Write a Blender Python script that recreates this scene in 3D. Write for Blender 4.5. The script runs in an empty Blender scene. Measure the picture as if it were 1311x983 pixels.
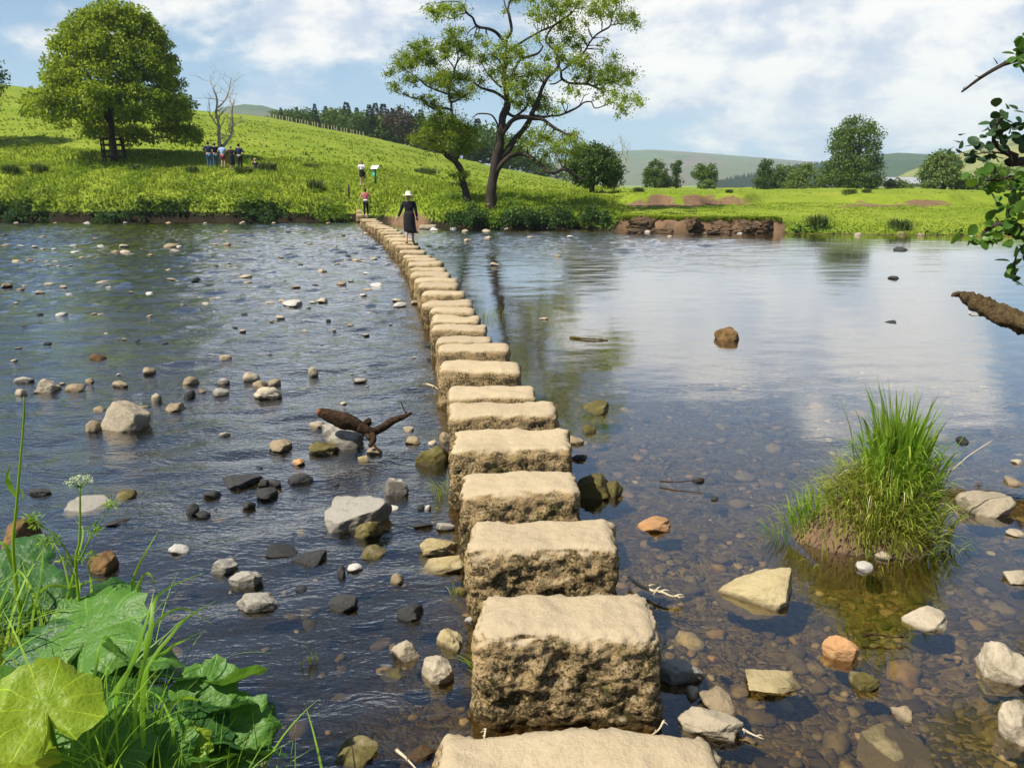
import bpy, bmesh, math, random
import numpy as np
from mathutils import Vector, Matrix, noise as mn
R = math.radians
random.seed(7); rng = np.random.default_rng(7)
sc = bpy.context.scene
COL = sc.collection

# ------------------------------------------------------------------ camera
CH, V0, FPX, CU, CV = 2.6, 230.0, 1000.0, 655.5, 491.5
PITCH = math.atan((CV - V0) / FPX)
cam = bpy.data.objects.new("camera", bpy.data.cameras.new("camera"))
COL.objects.link(cam)
cam.location = (0, 0, CH)
cam.rotation_euler = (R(90) - PITCH, 0, 0)
cam.data.sensor_width = 36
cam.data.lens = 36 * FPX / 1311
cam.data.clip_start = 0.05
cam.data.clip_end = 20000
sc.camera = cam
cP, sP = math.cos(PITCH), math.sin(PITCH)

def ray(u, v):
    a, b = (u - CU) / FPX, (CV - v) / FPX
    return (a, cP + b * sP, -sP + b * cP)
def at(u, v, z=0.0):                       # where the sight line meets height z
    d = ray(u, v); t = (z - CH) / d[2]
    return Vector((d[0] * t, d[1] * t, z))
def atY(u, v, Y):                          # where it meets the plane y = Y
    d = ray(u, v); t = Y / d[1]
    return Vector((d[0] * t, Y, CH + d[2] * t))
def ppm(p):                                # pixels per metre at a point
    return FPX / (p[1] * cP - (p[2] - CH) * sP)

# ------------------------------------------------------------------ objects
def tag(o, label=None, cat=None, group=None, kind=None):
    if label: o["label"] = label
    if cat: o["category"] = cat
    if group: o["group"] = group
    if kind: o["kind"] = kind
    return o
def link(name, me, parent=None, mats=()):
    o = bpy.data.objects.new(name, me)
    COL.objects.link(o)
    for m in mats: me.materials.append(m)
    if parent: o.parent = parent
    return o
def empty(name, loc=(0, 0, 0), rz=0):
    o = bpy.data.objects.new(name, None)
    COL.objects.link(o); o.location = loc; o.rotation_euler = (0, 0, rz)
    o.empty_display_size = 0.2
    return o
def mesh(name, V, F, smooth=True, attrs=None):
    me = bpy.data.meshes.new(name)
    V = np.asarray(V, dtype=np.float32)
    me.from_pydata(V.tolist(), [], F.tolist() if isinstance(F, np.ndarray) else F)
    if smooth: me.polygons.foreach_set("use_smooth", np.ones(len(me.polygons), dtype=bool))
    for k, a in (attrs or {}).items():
        at_ = me.attributes.new(k, "FLOAT", "POINT")
        at_.data.foreach_set("value", np.asarray(a, dtype=np.float32))
    me.update()
    return me

class Geo:                                 # collects pieces of ONE mesh
    def __init__(s): s.V = []; s.F = []; s.n = 0
    def add(s, V, F):
        V = np.asarray(V, dtype=float)
        s.V.append(V); s.F += [[i + s.n for i in f] for f in F]; s.n += len(V)
    def build(s, name, m=None, parent=None, smooth=True):
        me = mesh(name, np.concatenate(s.V), s.F, smooth)
        return link(name, me, parent, [m] if m else [])
    def tube(s, P, rad, n=7, cap=True, wob=0.0):
        P = [Vector(p) for p in P]; k = len(P)
        V = []; up = None
        for i in range(k):
            t = (P[min(i + 1, k - 1)] - P[max(i - 1, 0)]).normalized()
            if up is None: up = t.orthogonal().normalized()
            up = (up - t * up.dot(t)).normalized()
            b = t.cross(up); r = rad[i] if hasattr(rad, "__len__") else rad
            for j in range(n):
                q = 2 * math.pi * j / n
                rr = r * (1 + wob * mn.noise(P[i] * 2.1 + Vector((math.cos(q), math.sin(q), 0))))
                V.append(P[i] + (up * math.cos(q) + b * math.sin(q)) * rr)
        F = [[i * n + j, i * n + (j + 1) % n, (i + 1) * n + (j + 1) % n, (i + 1) * n + j] for i in range(k - 1) for j in range(n)]
        if cap: F += [list(range(n))[::-1], [(k - 1) * n + j for j in range(n)]]
        s.add(V, F)
    def box(s, c, d, rz=0, tilt=0):
        M = Matrix.Rotation(rz, 3, "Z") @ Matrix.Rotation(tilt, 3, "X")
        V = [Vector(c) + M @ Vector((x * d[0] / 2, y * d[1] / 2, z * d[2] / 2)) for x in (-1, 1) for y in (-1, 1) for z in (-1, 1)]
        s.add(V, [[0, 1, 3, 2], [4, 6, 7, 5], [0, 4, 5, 1], [2, 3, 7, 6], [0, 2, 6, 4], [1, 5, 7, 3]])
    def ball(s, c, r, n=8, sq=(1, 1, 1)):
        V = []; F = []
        for i in range(n + 1):
            th = math.pi * i / n
            for j in range(n * 2):
                ph = math.pi * j / n
                V.append((c[0] + r * sq[0] * math.sin(th) * math.cos(ph), c[1] + r * sq[1] * math.sin(th) * math.sin(ph), c[2] + r * sq[2] * math.cos(th)))
        m = n * 2
        F = [[i * m + j, (i + 1) * m + j, (i + 1) * m + (j + 1) % m, i * m + (j + 1) % m] for i in range(n) for j in range(m)]
        s.add(V, F)

def smooth_path(P, k=6):                   # Catmull-Rom through the points
    P = [Vector(p) for p in P]
    if len(P) < 3: return [P[0].lerp(P[-1], i / k) for i in range(k + 1)]
    Q = [P[0] * 2 - P[1]] + P + [P[-1] * 2 - P[-2]]
    out = []
    for i in range(1, len(Q) - 2):
        a, b, c, d = Q[i - 1:i + 3]
        for j in range(k):
            t = j / k
            out.append(0.5 * ((2 * b) + (c - a) * t + (2 * a - 5 * b + 4 * c - d) * t * t + (3 * b - a - 3 * c + d) * t ** 3))
    return out + [P[-1]]

def unit(a): return a / np.maximum(np.linalg.norm(a, axis=1, keepdims=True), 1e-9)
def leaf_quads(C, T, N, L, W, fold=0.15):
    """diamond leaves: base C, length axis T, rough normal N, length L, width W"""
    T = unit(T); B = unit(np.cross(N, T)); N2 = np.cross(T, B)
    L = np.asarray(L).reshape(-1, 1); W = np.asarray(W).reshape(-1, 1)
    mid = C + T * L * 0.45
    V = np.stack([C, mid + B * W * 0.5 + N2 * W * fold, C + T * L, mid - B * W * 0.5 + N2 * W * fold], 1).reshape(-1, 3)
    F = np.arange(len(C) * 4).reshape(-1, 4)
    return V, F
def blades(C, D, H, W, bend):
    """grass blades: base C, lean direction D (xy), height H, width W, bend 0..1; two quads + tip"""
    n = len(C); Z = np.array([0, 0, 1.0])
    D = unit(np.c_[D, np.zeros(n)]); S = np.c_[-D[:, 1], D[:, 0], np.zeros(n)]
    a = rng.uniform(0, 6.283, n); S = np.c_[np.cos(a), np.sin(a), np.zeros(n)] * .6 + S * .4
    S = unit(S)
    H = H.reshape(-1, 1); W = W.reshape(-1, 1); bend = bend.reshape(-1, 1)
    m = C + Z * H * .6 + D * H * bend * .25
    t = C + Z * H * (1 - .35 * bend) + D * H * bend * .9
    V = np.stack([C - S * W * .5, C + S * W * .5, m + S * W * .45, m - S * W * .45, t], 1).reshape(-1, 3)
    i = np.arange(n)[:, None] * 5
    F = (i + np.array([0, 1, 2, 3])).tolist() + (i + np.array([3, 2, 4])).tolist()
    return V, F

# ------------------------------------------------------------------ materials
class NT:
    def __init__(s, m): s.t = m.node_tree; s.t.nodes.clear()
    def n(s, typ, ins=None, **kw):
        nd = s.t.nodes.new(typ)
        for k, v in kw.items(): setattr(nd, k, v)
        for k, v in (ins or {}).items():
            sock = nd.inputs[k]
            if isinstance(v, bpy.types.NodeSocket): s.t.links.new(v, sock)
            else: sock.default_value = v
        return nd
    def link(s, a, b): s.t.links.new(a, b)
    def math(s, op, a, b=0.0, c=0.0, clamp=False):
        return s.n("ShaderNodeMath", {0: a, 1: b, 2: c}, operation=op, use_clamp=clamp).outputs[0]
    def mix(s, f, a, b):
        nd = s.n("ShaderNodeMix", data_type="RGBA")
        for k, v in ((0, f), (6, a), (7, b)):
            if isinstance(v, bpy.types.NodeSocket): s.link(v, nd.inputs[k])
            else: nd.inputs[k].default_value = (*v, 1) if hasattr(v, "__len__") and len(v) == 3 else v
        return nd.outputs[2]
    def noise(s, vec, scale, detail=4, rough=.55, dist=0.0):
        ins = {"Scale": scale, "Detail": detail, "Roughness": rough, "Distortion": dist}
        if vec is not None: ins["Vector"] = vec
        return s.n("ShaderNodeTexNoise", ins).outputs[0]
    def ramp(s, f, stops):
        nd = s.n("ShaderNodeValToRGB", {0: f})
        e = nd.color_ramp.elements
        while len(e) < len(stops): e.new(.5)
        for q, (p, c) in zip(e, stops):
            q.position = p; q.color = (*c, 1) if hasattr(c, "__len__") else (c, c, c, 1)
        return nd.outputs[0]
    def pos(s): return s.n("ShaderNodeNewGeometry").outputs["Position"]
    def obj(s): return s.n("ShaderNodeTexCoord").outputs["Object"]
    def scale(s, v, k): return s.n("ShaderNodeMapping", {"Vector": v, "Scale": k}).outputs[0]
    def sep(s, v):
        o = s.n("ShaderNodeSeparateXYZ", {0: v}).outputs
        return o[0], o[1], o[2]
    def bump(s, h, strength=.5, dist=.02, normal=None):
        ins = {"Height": h, "Strength": strength, "Distance": dist}
        if normal is not None: ins["Normal"] = normal
        return s.n("ShaderNodeBump", ins).outputs[0]
    def out(s, sh): s.n("ShaderNodeOutputMaterial", {0: sh}); return s
    def pbr(s, col, rough=.9, spec=.2, normal=None, **kw):
        nd = s.n("ShaderNodeBsdfPrincipled")
        for k, v in {"Base Color": col, "Roughness": rough, "Specular IOR Level": spec, **kw}.items():
            if isinstance(v, bpy.types.NodeSocket): s.link(v, nd.inputs[k])
            else: nd.inputs[k].default_value = (*v, 1) if hasattr(v, "__len__") and len(v) == 3 else v
        if normal is not None: s.link(normal, nd.inputs["Normal"])
        return nd.outputs[0]
def newmat(name):
    m = bpy.data.materials.new(name); m.use_nodes = True
    return m, NT(m)

def leaf_mat(name, cols, trans=.35, rough=.55, spec=.25, clump=0.0):
    m, t = newmat(name)
    g = t.n("ShaderNodeNewGeometry")
    k = len(cols)
    c = t.ramp(g.outputs["Random Per Island"], [(i / max(k - 1, 1), q) for i, q in enumerate(cols)])
    if clump:
        nz = t.noise(g.outputs["Position"], clump, 2)
        c = t.mix(t.math("MULTIPLY", t.math("SUBTRACT", nz, .35, clamp=True), 1.6, clamp=True), c, tuple(min(1, a * b) for a, b in zip(cols[-1], (1.2, 1.1, .8))))
    p = t.pbr(c, rough, spec)
    tr = t.n("ShaderNodeBsdfTranslucent", {0: t.mix(.5, c, tuple(min(1, a * b) for a, b in zip(cols[-1], (1.3, 1.35, .5))))}).outputs[0]
    t.out(t.n("ShaderNodeMixShader", {0: trans, 1: p, 2: tr}).outputs[0])
    return m
def plain(name, col, rough=.8, spec=.2, var=.25, scale=8, bump=.0):
    m, t = newmat(name)
    v = t.obj(); nz = t.noise(v, scale, 5)
    c = t.mix(nz, tuple(a * (1 - var) for a in col), tuple(min(1, a * (1 + var)) for a in col))
    nb = t.bump(t.noise(v, scale * 4, 4), bump, .02) if bump else None
    t.out(t.pbr(c, rough, spec, nb))
    return m

def stone_mat():
    m, t = newmat("sandstone_mossy")
    g = t.n("ShaderNodeNewGeometry"); P = g.outputs["Position"]
    x, y, z = t.sep(P); nx, ny, nz = t.sep(g.outputs["Normal"])
    oi = t.n("ShaderNodeObjectInfo").outputs["Random"]
    f1 = t.noise(P, 2.6, 5, .6); f2 = t.noise(P, 16, 6, .65); f3 = t.noise(P, 55, 5, .7); f4 = t.noise(P, 7, 5, .6)
    top = t.mix(f1, (.43, .325, .19), (.60, .475, .30))
    top = t.mix(t.math("MULTIPLY", t.math("SUBTRACT", f2, .5, clamp=True), 1.6, clamp=True), top, (.33, .24, .135))
    top = t.mix(t.math("MULTIPLY", t.math("SUBTRACT", f3, .56, clamp=True), 3, clamp=True), top, (.17, .125, .07))
    side = t.mix(f2, (.31, .20, .085), (.54, .39, .20))
    moss = t.math("MULTIPLY", t.math("ADD", t.math("SUBTRACT", t.math("ADD", t.math("MULTIPLY", f3, .85), t.math("MULTIPLY", f4, .6)), .68), t.math("MULTIPLY", t.math("SUBTRACT", .30, z), .22)), 9, clamp=True)
    side = t.mix(moss, side, t.mix(f1, (.045, .035, .018), (.10, .08, .03)))
    gm = t.math("MULTIPLY", t.math("SUBTRACT", t.noise(P, 3.3, 4), .6), 6, clamp=True)
    side = t.mix(t.math("MULTIPLY", gm, .5), side, (.16, .17, .03))
    # the wet foot: dark band of algae with a ragged rim
    wet = t.math("MULTIPLY", t.math("SUBTRACT", t.math("MULTIPLY", f2, .16), t.math("SUBTRACT", z, -.015)), 18, clamp=True)
    side = t.mix(t.math("MULTIPLY", wet, .75), side, (.09, .05, .015))
    top = t.mix(t.math("MULTIPLY", oi, .45), top, (.33, .265, .175))
    pt = t.math("MULTIPLY", t.math("SUBTRACT", t.noise(P, 1.7, 5, .65), .56, clamp=True), 5, clamp=True)
    top = t.mix(t.math("MULTIPLY", pt, .5), top, (.26, .21, .13))
    k = t.math("MULTIPLY", t.math("SUBTRACT", t.math("ADD", nz, t.math("MULTIPLY", t.math("SUBTRACT", f2, .5), .9)), .36), 2.4, clamp=True)
    c = t.mix(k, side, top)
    hgt = t.math("ADD", t.math("MULTIPLY", f3, .35), t.math("ADD", t.math("MULTIPLY", f2, 1.0), t.math("MULTIPLY", t.noise(P, 120, 3), .12)))
    amt = t.n("ShaderNodeMapRange", {0: k, 3: 1.0, 4: .6}).outputs[0]
    b = t.n("ShaderNodeBump", {"Height": hgt, "Strength": amt, "Distance": .028}).outputs[0]
    t.out(t.pbr(c, .93, .15, b))
    return m

def rock_mat(name, a, b, moss=.0, wetz=.02, mosscol=(.09, .075, .02), topk=0.0, topcol=(.6, .55, .45)):
    m, t = newmat(name)
    g = t.n("ShaderNodeNewGeometry"); P = g.outputs["Position"]
    oi = t.n("ShaderNodeObjectInfo").outputs["Random"]
    x, y, z = t.sep(P); nx, ny, nz = t.sep(g.outputs["Normal"])
    f1 = t.noise(P, 5, 5, .6); f2 = t.noise(P, 24, 6, .7)
    c = t.mix(f1, a, b)
    c = t.mix(t.math("MULTIPLY", oi, .5), c, tuple(.62 * q for q in a))
    c = t.mix(t.math("MULTIPLY", t.math("SUBTRACT", f2, .52, clamp=True), 2.5, clamp=True), c, tuple(.45 * q for q in a))
    st = t.noise(P, 2.2, 5, .65)
    c = t.mix(t.math("MULTIPLY", t.math("SUBTRACT", st, .48, clamp=True), 3.2, clamp=True), c, tuple(.5 * q for q in a))
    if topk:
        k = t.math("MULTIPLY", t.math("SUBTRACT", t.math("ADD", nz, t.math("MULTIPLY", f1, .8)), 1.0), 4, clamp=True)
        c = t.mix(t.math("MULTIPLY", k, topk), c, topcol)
    if moss:
        k = t.math("MULTIPLY", t.math("SUBTRACT", f1, 1 - moss - .12), 7, clamp=True)
        c = t.mix(k, c, t.mix(f2, mosscol, tuple(1.9 * q for q in mosscol)))
    wet = t.math("MULTIPLY", t.math("SUBTRACT", t.math("ADD", wetz, t.math("MULTIPLY", t.math("SUBTRACT", f1, .5), .09)), z), 38, clamp=True)
    c = t.mix(t.math("MULTIPLY", wet, .8), c, tuple(.22 * q for q in a))
    ro = t.n("ShaderNodeMapRange", {0: wet, 3: .85, 4: .35}).outputs[0]
    t.out(t.pbr(c, ro, .3, t.bump(t.math("ADD", f2, t.math("MULTIPLY", f1, .6)), .7, .03)))
    return m

M = {}
M["stone"] = stone_mat()
M["tan"] = rock_mat("tan_rock", (.30, .22, .125), (.46, .365, .225), .18)
M["pale"] = rock_mat("pale_rock", (.42, .335, .215), (.62, .53, .38), .12)
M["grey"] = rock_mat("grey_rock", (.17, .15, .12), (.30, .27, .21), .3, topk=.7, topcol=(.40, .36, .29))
M["dark"] = rock_mat("dark_wet_rock", (.035, .035, .033), (.085, .08, .07), .2, mosscol=(.03, .035, .015))
M["moss"] = rock_mat("mossy_rock", (.24, .19, .09), (.34, .28, .14), .55, mosscol=(.075, .06, .015))
M["yellow"] = rock_mat("yellow_rock", (.42, .315, .13), (.60, .50, .30), .3, wetz=.03, mosscol=(.22, .15, .04))
M["orange"] = rock_mat("orange_rock", (.5, .25, .10), (.62, .38, .18), .1)
M["white"] = rock_mat("white_rock", (.55, .50, .41), (.70, .66, .57), .08)
M["brown"] = rock_mat("brown_rock", (.22, .12, .04), (.32, .19, .07), .45, mosscol=(.07, .04, .012))
def wood(name, a, b):
    m, t = newmat(name)
    v = t.obj(); f = t.noise(t.scale(v, (4, 4, 4)), 5, 8, .7, .6); g = t.noise(v, 40, 4)
    t.out(t.pbr(t.mix(t.math("MULTIPLY", t.math("SUBTRACT", f, .3), 2.2, clamp=True), a, b), .92, .12, t.bump(t.math("ADD", f, t.math("MULTIPLY", g, .3)), 1, .04)))
    return m
M["clay"] = rock_mat("bank_clay", (.17, .10, .05), (.28, .18, .10), .3, mosscol=(.03, .02, .01))
M["earth"] = wood("crumbling_earth", (.022, .014, .008), (.27, .175, .10))
M["bark"] = plain("bark_dark", (.055, .043, .032), .95, .1, .55, 9, 1.0)
M["barkpale"] = plain("dead_wood_pale", (.42, .36, .28), .9, .1, .25, 9, .6)
M["logwood"] = wood("rotting_wood", (.016, .010, .006), (.20, .135, .06))
M["drift"] = wood("driftwood", (.014, .009, .006), (.13, .075, .04))
M["driftred"] = plain("driftwood_end", (.26, .11, .05), .9, .1, .4, 14, .6)
M["twig"] = plain("bleached_twig", (.55, .46, .30), .9, .1, .3, 20, .4)
M["chestnut"] = leaf_mat("chestnut_leaf", [(.07, .13, .014), (.15, .23, .018), (.27, .36, .024), (.40, .46, .04)], .42)
M["alder"] = leaf_mat("alder_leaf", [(.09, .155, .018), (.17, .25, .022), (.28, .37, .03), (.40, .47, .055)], .55)
M["alder2"] = leaf_mat("alder_leaf_yellow", [(.10, .16, .015), (.18, .26, .022), (.30, .36, .03)], .5)
M["dark_leaf"] = leaf_mat("dark_broadleaf", [(.035, .07, .014), (.06, .115, .018), (.10, .165, .024)], .28)
M["mid_leaf"] = leaf_mat("mid_broadleaf", [(.05, .10, .015), (.09, .15, .02), (.15, .21, .028)], .28)
M["pale_leaf"] = leaf_mat("pale_broadleaf", [(.09, .15, .03), (.13, .19, .035), (.18, .235, .05)], .25)
M["conifer"] = leaf_mat("conifer_needles", [(.022, .052, .02), (.04, .08, .025), (.065, .11, .03)], .12)
M["copper"] = leaf_mat("copper_leaf", [(.045, .03, .02), (.07, .045, .03)], .2)
M["grass"] = leaf_mat("meadow_grass", [(.10, .18, .012), (.17, .255, .016), (.25, .32, .024), (.35, .38, .06)], .35, .6, .15)
M["rush"] = leaf_mat("rush_leaf", [(.05, .09, .02), (.09, .14, .03), (.15, .18, .05)], .25)
M["herb"] = leaf_mat("bank_herb", [(.07, .14, .015), (.14, .24, .02), (.24, .34, .025)], .3)
M["herbdark"] = leaf_mat("bank_herb_dark", [(.022, .055, .012), (.04, .09, .018), (.07, .14, .022)], .3)
M["tuss"] = leaf_mat("tussock_blade", [(.11, .23, .02), (.18, .34, .025), (.28, .44, .04), (.40, .48, .08)], .42, .5)
M["tussy"] = leaf_mat("tussock_blade_yellow", [(.24, .30, .03), (.34, .40, .05), (.46, .43, .12)], .35, .5)
M["blade"] = leaf_mat("reed_blade", [(.13, .28, .02), (.21, .40, .03), (.33, .50, .05)], .5, .45, .4)
M["spray"] = leaf_mat("riverside_leaf", [(.05, .115, .018), (.085, .19, .022), (.15, .27, .03)], .4, .45, .4)
# ------------------------------------------------------------------ numpy noise
def vnoise(x, y, seed=0):
    xi = np.floor(x).astype(np.int64); yi = np.floor(y).astype(np.int64)
    fx = x - xi; fy = y - yi
    fx = fx * fx * (3 - 2 * fx); fy = fy * fy * (3 - 2 * fy)
    def h(a, b):
        n = (a * 374761393 + b * 668265263 + seed * 974711) & 0x7fffffff
        n = ((n ^ (n >> 13)) * 1274126177) & 0x7fffffff
        return ((n ^ (n >> 16)) & 0xffff) / 65535.0
    return (h(xi, yi) * (1 - fx) + h(xi + 1, yi) * fx) * (1 - fy) + (h(xi, yi + 1) * (1 - fx) + h(xi + 1, yi + 1) * fx) * fy
def fbm(x, y, seed=0, o=4):
    x = np.asarray(x, float); y = np.asarray(y, float)
    s = 0; a = .5
    for i in range(o):
        s = s + a * (vnoise(x * 2 ** i, y * 2 ** i, seed + i) * 2 - 1); a *= .5
    return s
def sm(t): t = np.clip(t, 0, 1); return t * t * (3 - 2 * t)

# ------------------------------------------------------------------ terrain
edge = [at(u, v, 0) for u, v in [(-250, 284.5), (0, 285), (200, 285), (380, 285), (452, 284), (500, 288), (560, 292), (650, 293.5), (740, 294), (800, 297), (900, 300), (985, 299.5), (1100, 300.5), (1200, 302), (1311, 304), (1500, 306)]]
EX = [p.x for p in edge]; EY = [p.y for p in edge]
def yfar(x):
    x = np.asarray(x, float)
    return np.interp(x, EX, EY) + .9 * fbm(x * .35, x * 0 + 3, 5) + .35 * fbm(x * 1.6, x * 0, 9)
NX = [-60, -12, -5, -3.2, -2, -1.0, -.6, 1.8, 2.6, 3.5, 4.5, 9, 16, 30, 60]
NY = [7, 6.2, 5.4, 4.5, 3.35, 2.65, 1.75, 1.75, 2.1, 2.9, 4.3, 11.4, 22, 43, 90]
def ynear(x):
    x = np.asarray(x, float)
    return np.interp(x, NX, NY) + .16 * fbm(x * 1.3, x * 0 + 7, 15)
US = [-300, 0, 250, 350, 500, 640, 740, 800, 1311, 1700]
A_ = [ray(u, 230)[0] / ray(u, 230)[1] for u in US]
VS = [70, 105, 140, 151, 181, 215, 236, 241, 241, 241]
ZC = [2.6 + 160 * ray(u, v)[2] / ray(u, v)[1] for u, v in zip(US, VS)]
UN = [-300, 0, 300, 470, 560, 650, 740, 800, 1311, 1700]
AN = [ray(u, 230)[0] / ray(u, 230)[1] for u in UN]
ZN = [4.3, 4.2, 3.95, 3.0, 2.4, 1.9, 1.65, 1.7, 1.65, 1.65]
def win(u, a, b, w): return sm((u - a) / w) * sm((b - u) / w)
def terrain(x, y):
    x = np.asarray(x, float); y = np.asarray(y, float)
    yy = np.maximum(y, 1.0); a = x / np.maximum(yy, 8); u = a * cP * FPX * 1.0 + CU
    s = y - yfar(x)
    zn = np.interp(a, AN, ZN); zc = np.interp(a, A_, ZC)
    right = sm((u - 740) / 60)
    cliff = win(u, 770, 1000, 25)
    g = .2 * sm(s / .9) + .8 * (1 - np.exp(-np.maximum(s, 0) / 4.5))
    gr = .62 * sm(s / 4.0) + .38 * sm(s / 14)
    gc = .62 * sm((s - .35 - .55 * fbm(x * .9, x * 0 + 2, 4) - .2 * fbm(x * 3, y * 3, 8)) / .4) + .38 * sm(s / 16)
    g = g * (1 - right) + gr * right
    g = g * (1 - cliff) + gc * cliff
    scarp = np.maximum(win(u, 775, 965, 30), win(u, 1035, 1215, 40) * .8)
    ysc = 53 + 1.5 * fbm(x * .3, x * 0, 21)
    wid = 7 - 5.7 * scarp
    terr = 1 - .40 * (1 - sm((y - ysc) / wid)) * right
    z = zn * g * terr
    t = np.clip((y - 60) / 100, 0, 1)
    z = z + (zc - zn) * t * (1.22 - .22 * t)
    z = z - np.clip(y - 162, 0, 500) * .022
    rough = fbm(x * .8, y * .8, 31) * .10 + fbm(x * .16, y * .16, 35) * .35 * sm((y - 48) / 40)
    z = z + rough * sm(s / 3)
    # river bed
    d = np.minimum(-s, (y - ynear(x)) * np.where(x > 2.6, .55, 1))
    bed = -(.04 + .17 * sm(d / 1.8) + .26 * sm((d - 4.5) / 9)) + .05 * fbm(x * 1.1, y * 1.1, 41) + .02 * fbm(x * 5, y * 5, 44, 2)
    z = np.where(s > 0, z, bed)
    # near bank
    dn = (ynear(x) - y) * np.where(x > 2.6, .55, 1)
    nb = .34 * sm(dn / .7) + .3 * sm(dn / 3) + .5 * sm((dn - 3) / 12) + .05 * fbm(x * 2, y * 2, 51)
    z = np.where(dn > 0, nb - .05, z)
    soil = np.maximum(cliff * sm((s + .5) / .5) * sm((1.5 + .8 * fbm(x * .8, y * .8, 61) - s) / .5), scarp * (.45 + 1.5 * np.clip(fbm(x * .9, y * .9, 64) + .35, 0, 1)) * win(y, ysc_(x) - 1.0 - 1.6 * scarp, ysc_(x) + 1.5, .8) * (.75 + .8 * fbm(x * .5, y * .5, 63)))
    mud = win(u, 1010, 1200, 60) * win(y, 47.5, 53, 2.5) * (.7 + 1.2 * fbm(x * .35, y * .5, 66))
    soil = np.maximum(soil, np.clip(mud, 0, 1))
    soil = np.maximum(soil, (1 - sm((s - .25) / .35)) * (s > -.6))
    soil = np.maximum(soil, sm((dn + .3) / .3) * .9 * (dn > -.3))
    st = .7 * win(u, 510, 556, 15) * (1 - sm((s - .7 - .6 * fbm(x * 1.5, y * 1.5, 69)) / .5)) * .9 * (s > -.3)
    soil = np.maximum(soil, st)
    return z, np.clip(soil, 0, 1), (s < 0) & (dn < 0)
def ysc_(x): return 53 + 1.5 * fbm(x * .3, x * 0, 21)
def gz(x, y): return float(terrain(np.array([x]), np.array([y]))[0][0])
def on_slope(u, v, y0=36, y1=170):        # where the sight line first meets the far land
    ys = np.linspace(y0, y1, 1500); d = ray(u, v)
    xs = d[0] / d[1] * ys; zs = CH + d[2] / d[1] * ys
    h = terrain(xs, ys)[0]
    k = np.argmax(h >= zs) if (h >= zs).any() else len(ys) - 1
    return Vector((xs[k], ys[k], h[k]))

def grow(a, b, step, g): 
    o = [a]
    while o[-1] < b: o.append(o[-1] + step); step *= g
    return o
xr = grow(46, 3500, .6, 1.13)[1:]
gx = np.array([-q for q in xr[::-1]] + list(np.arange(-46, 46.01, .24)) + xr)
gy = np.array([-1500, -600, -250, -100, -40, -20, -12, -8, -5] + list(np.arange(-3, 9, .12)) + list(np.arange(9, 35, .35)) + list(np.arange(35, 60, .17)) + grow(60, 9000, .5, 1.045))
GX, GY = np.meshgrid(gx, gy)
GZ, GS, _ = terrain(GX.ravel(), GY.ravel())
_s = GY.ravel() - yfar(GX.ravel()); _u = GX.ravel() / np.maximum(GY.ravel(), 8) * cP * FPX + CU
GD = (1 - sm((_s - .75 - .3 * fbm(GX.ravel() * .7, GY.ravel() * .7, 67)) / .4)) * (1 - (.35 + .6 * sm((_s - .1) / .25)) * win(_u, 775, 995, 20)) * (1 - win(_u, 500, 560, 15)) * (_s > -1)  # shade of the undercut bank, put into the soil colour along the water's edge
nx_, ny_ = len(gx), len(gy)
I = np.arange(nx_ * ny_).reshape(ny_, nx_)
GF = np.stack([I[:-1, :-1], I[:-1, 1:], I[1:, 1:], I[1:, :-1]], -1).reshape(-1, 4)
chopless = None
def ground_mat():
    m, t = newmat("meadow_and_river_bed")
    P = t.pos(); x, y, z = t.sep(P)
    soil = t.n("ShaderNodeAttribute", attribute_name="soil").outputs["Fac"]
    n1 = t.noise(P, .12, 6, .6); n2 = t.noise(P, .9, 6, .65); n3 = t.noise(P, 5, 5, .7); n4 = t.noise(t.scale(P, (.7, .25, .7)), 1.1, 5, .65)
    g = t.mix(t.math("MULTIPLY", t.math("SUBTRACT", n1, .35, clamp=True), 3, clamp=True), (.165, .235, .014), (.265, .30, .034))
    g = t.mix(t.math("MULTIPLY", t.math("SUBTRACT", n2, .42, clamp=True), 2.2, clamp=True), g, (.13, .195, .014))
    g = t.mix(t.math("MULTIPLY", t.math("SUBTRACT", n4, .55, clamp=True), 4, clamp=True), g, (.15, .175, .035))
    g = t.mix(t.math("MULTIPLY", t.math("SUBTRACT", n3, .55, clamp=True), 3.5, clamp=True), g, (.13, .185, .014))
    s = t.mix(n2, (.12, .07, .035), (.27, .17, .10))
    s = t.mix(t.math("MULTIPLY", t.math("SUBTRACT", n3, .5, clamp=True), 3.5, clamp=True), s, (.07, .04, .022))
    s = t.mix(t.n("ShaderNodeAttribute", attribute_name="undercut_shade").outputs["Fac"], s, t.mix(n2, (.012, .010, .006), (.032, .024, .012)))
    c = t.mix(t.math("MULTIPLY", t.math("SUBTRACT", t.math("ADD", soil, t.math("MULTIPLY", t.math("SUBTRACT", n2, .5), .7)), .38), 5, clamp=True), g, s)
    h = t.math("ADD", t.math("MULTIPLY", n3, .5), t.math("MULTIPLY", n2, 1.5))
    t.out(t.pbr(c, .95, .1, t.bump(h, .9, .06)))
    return m
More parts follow.
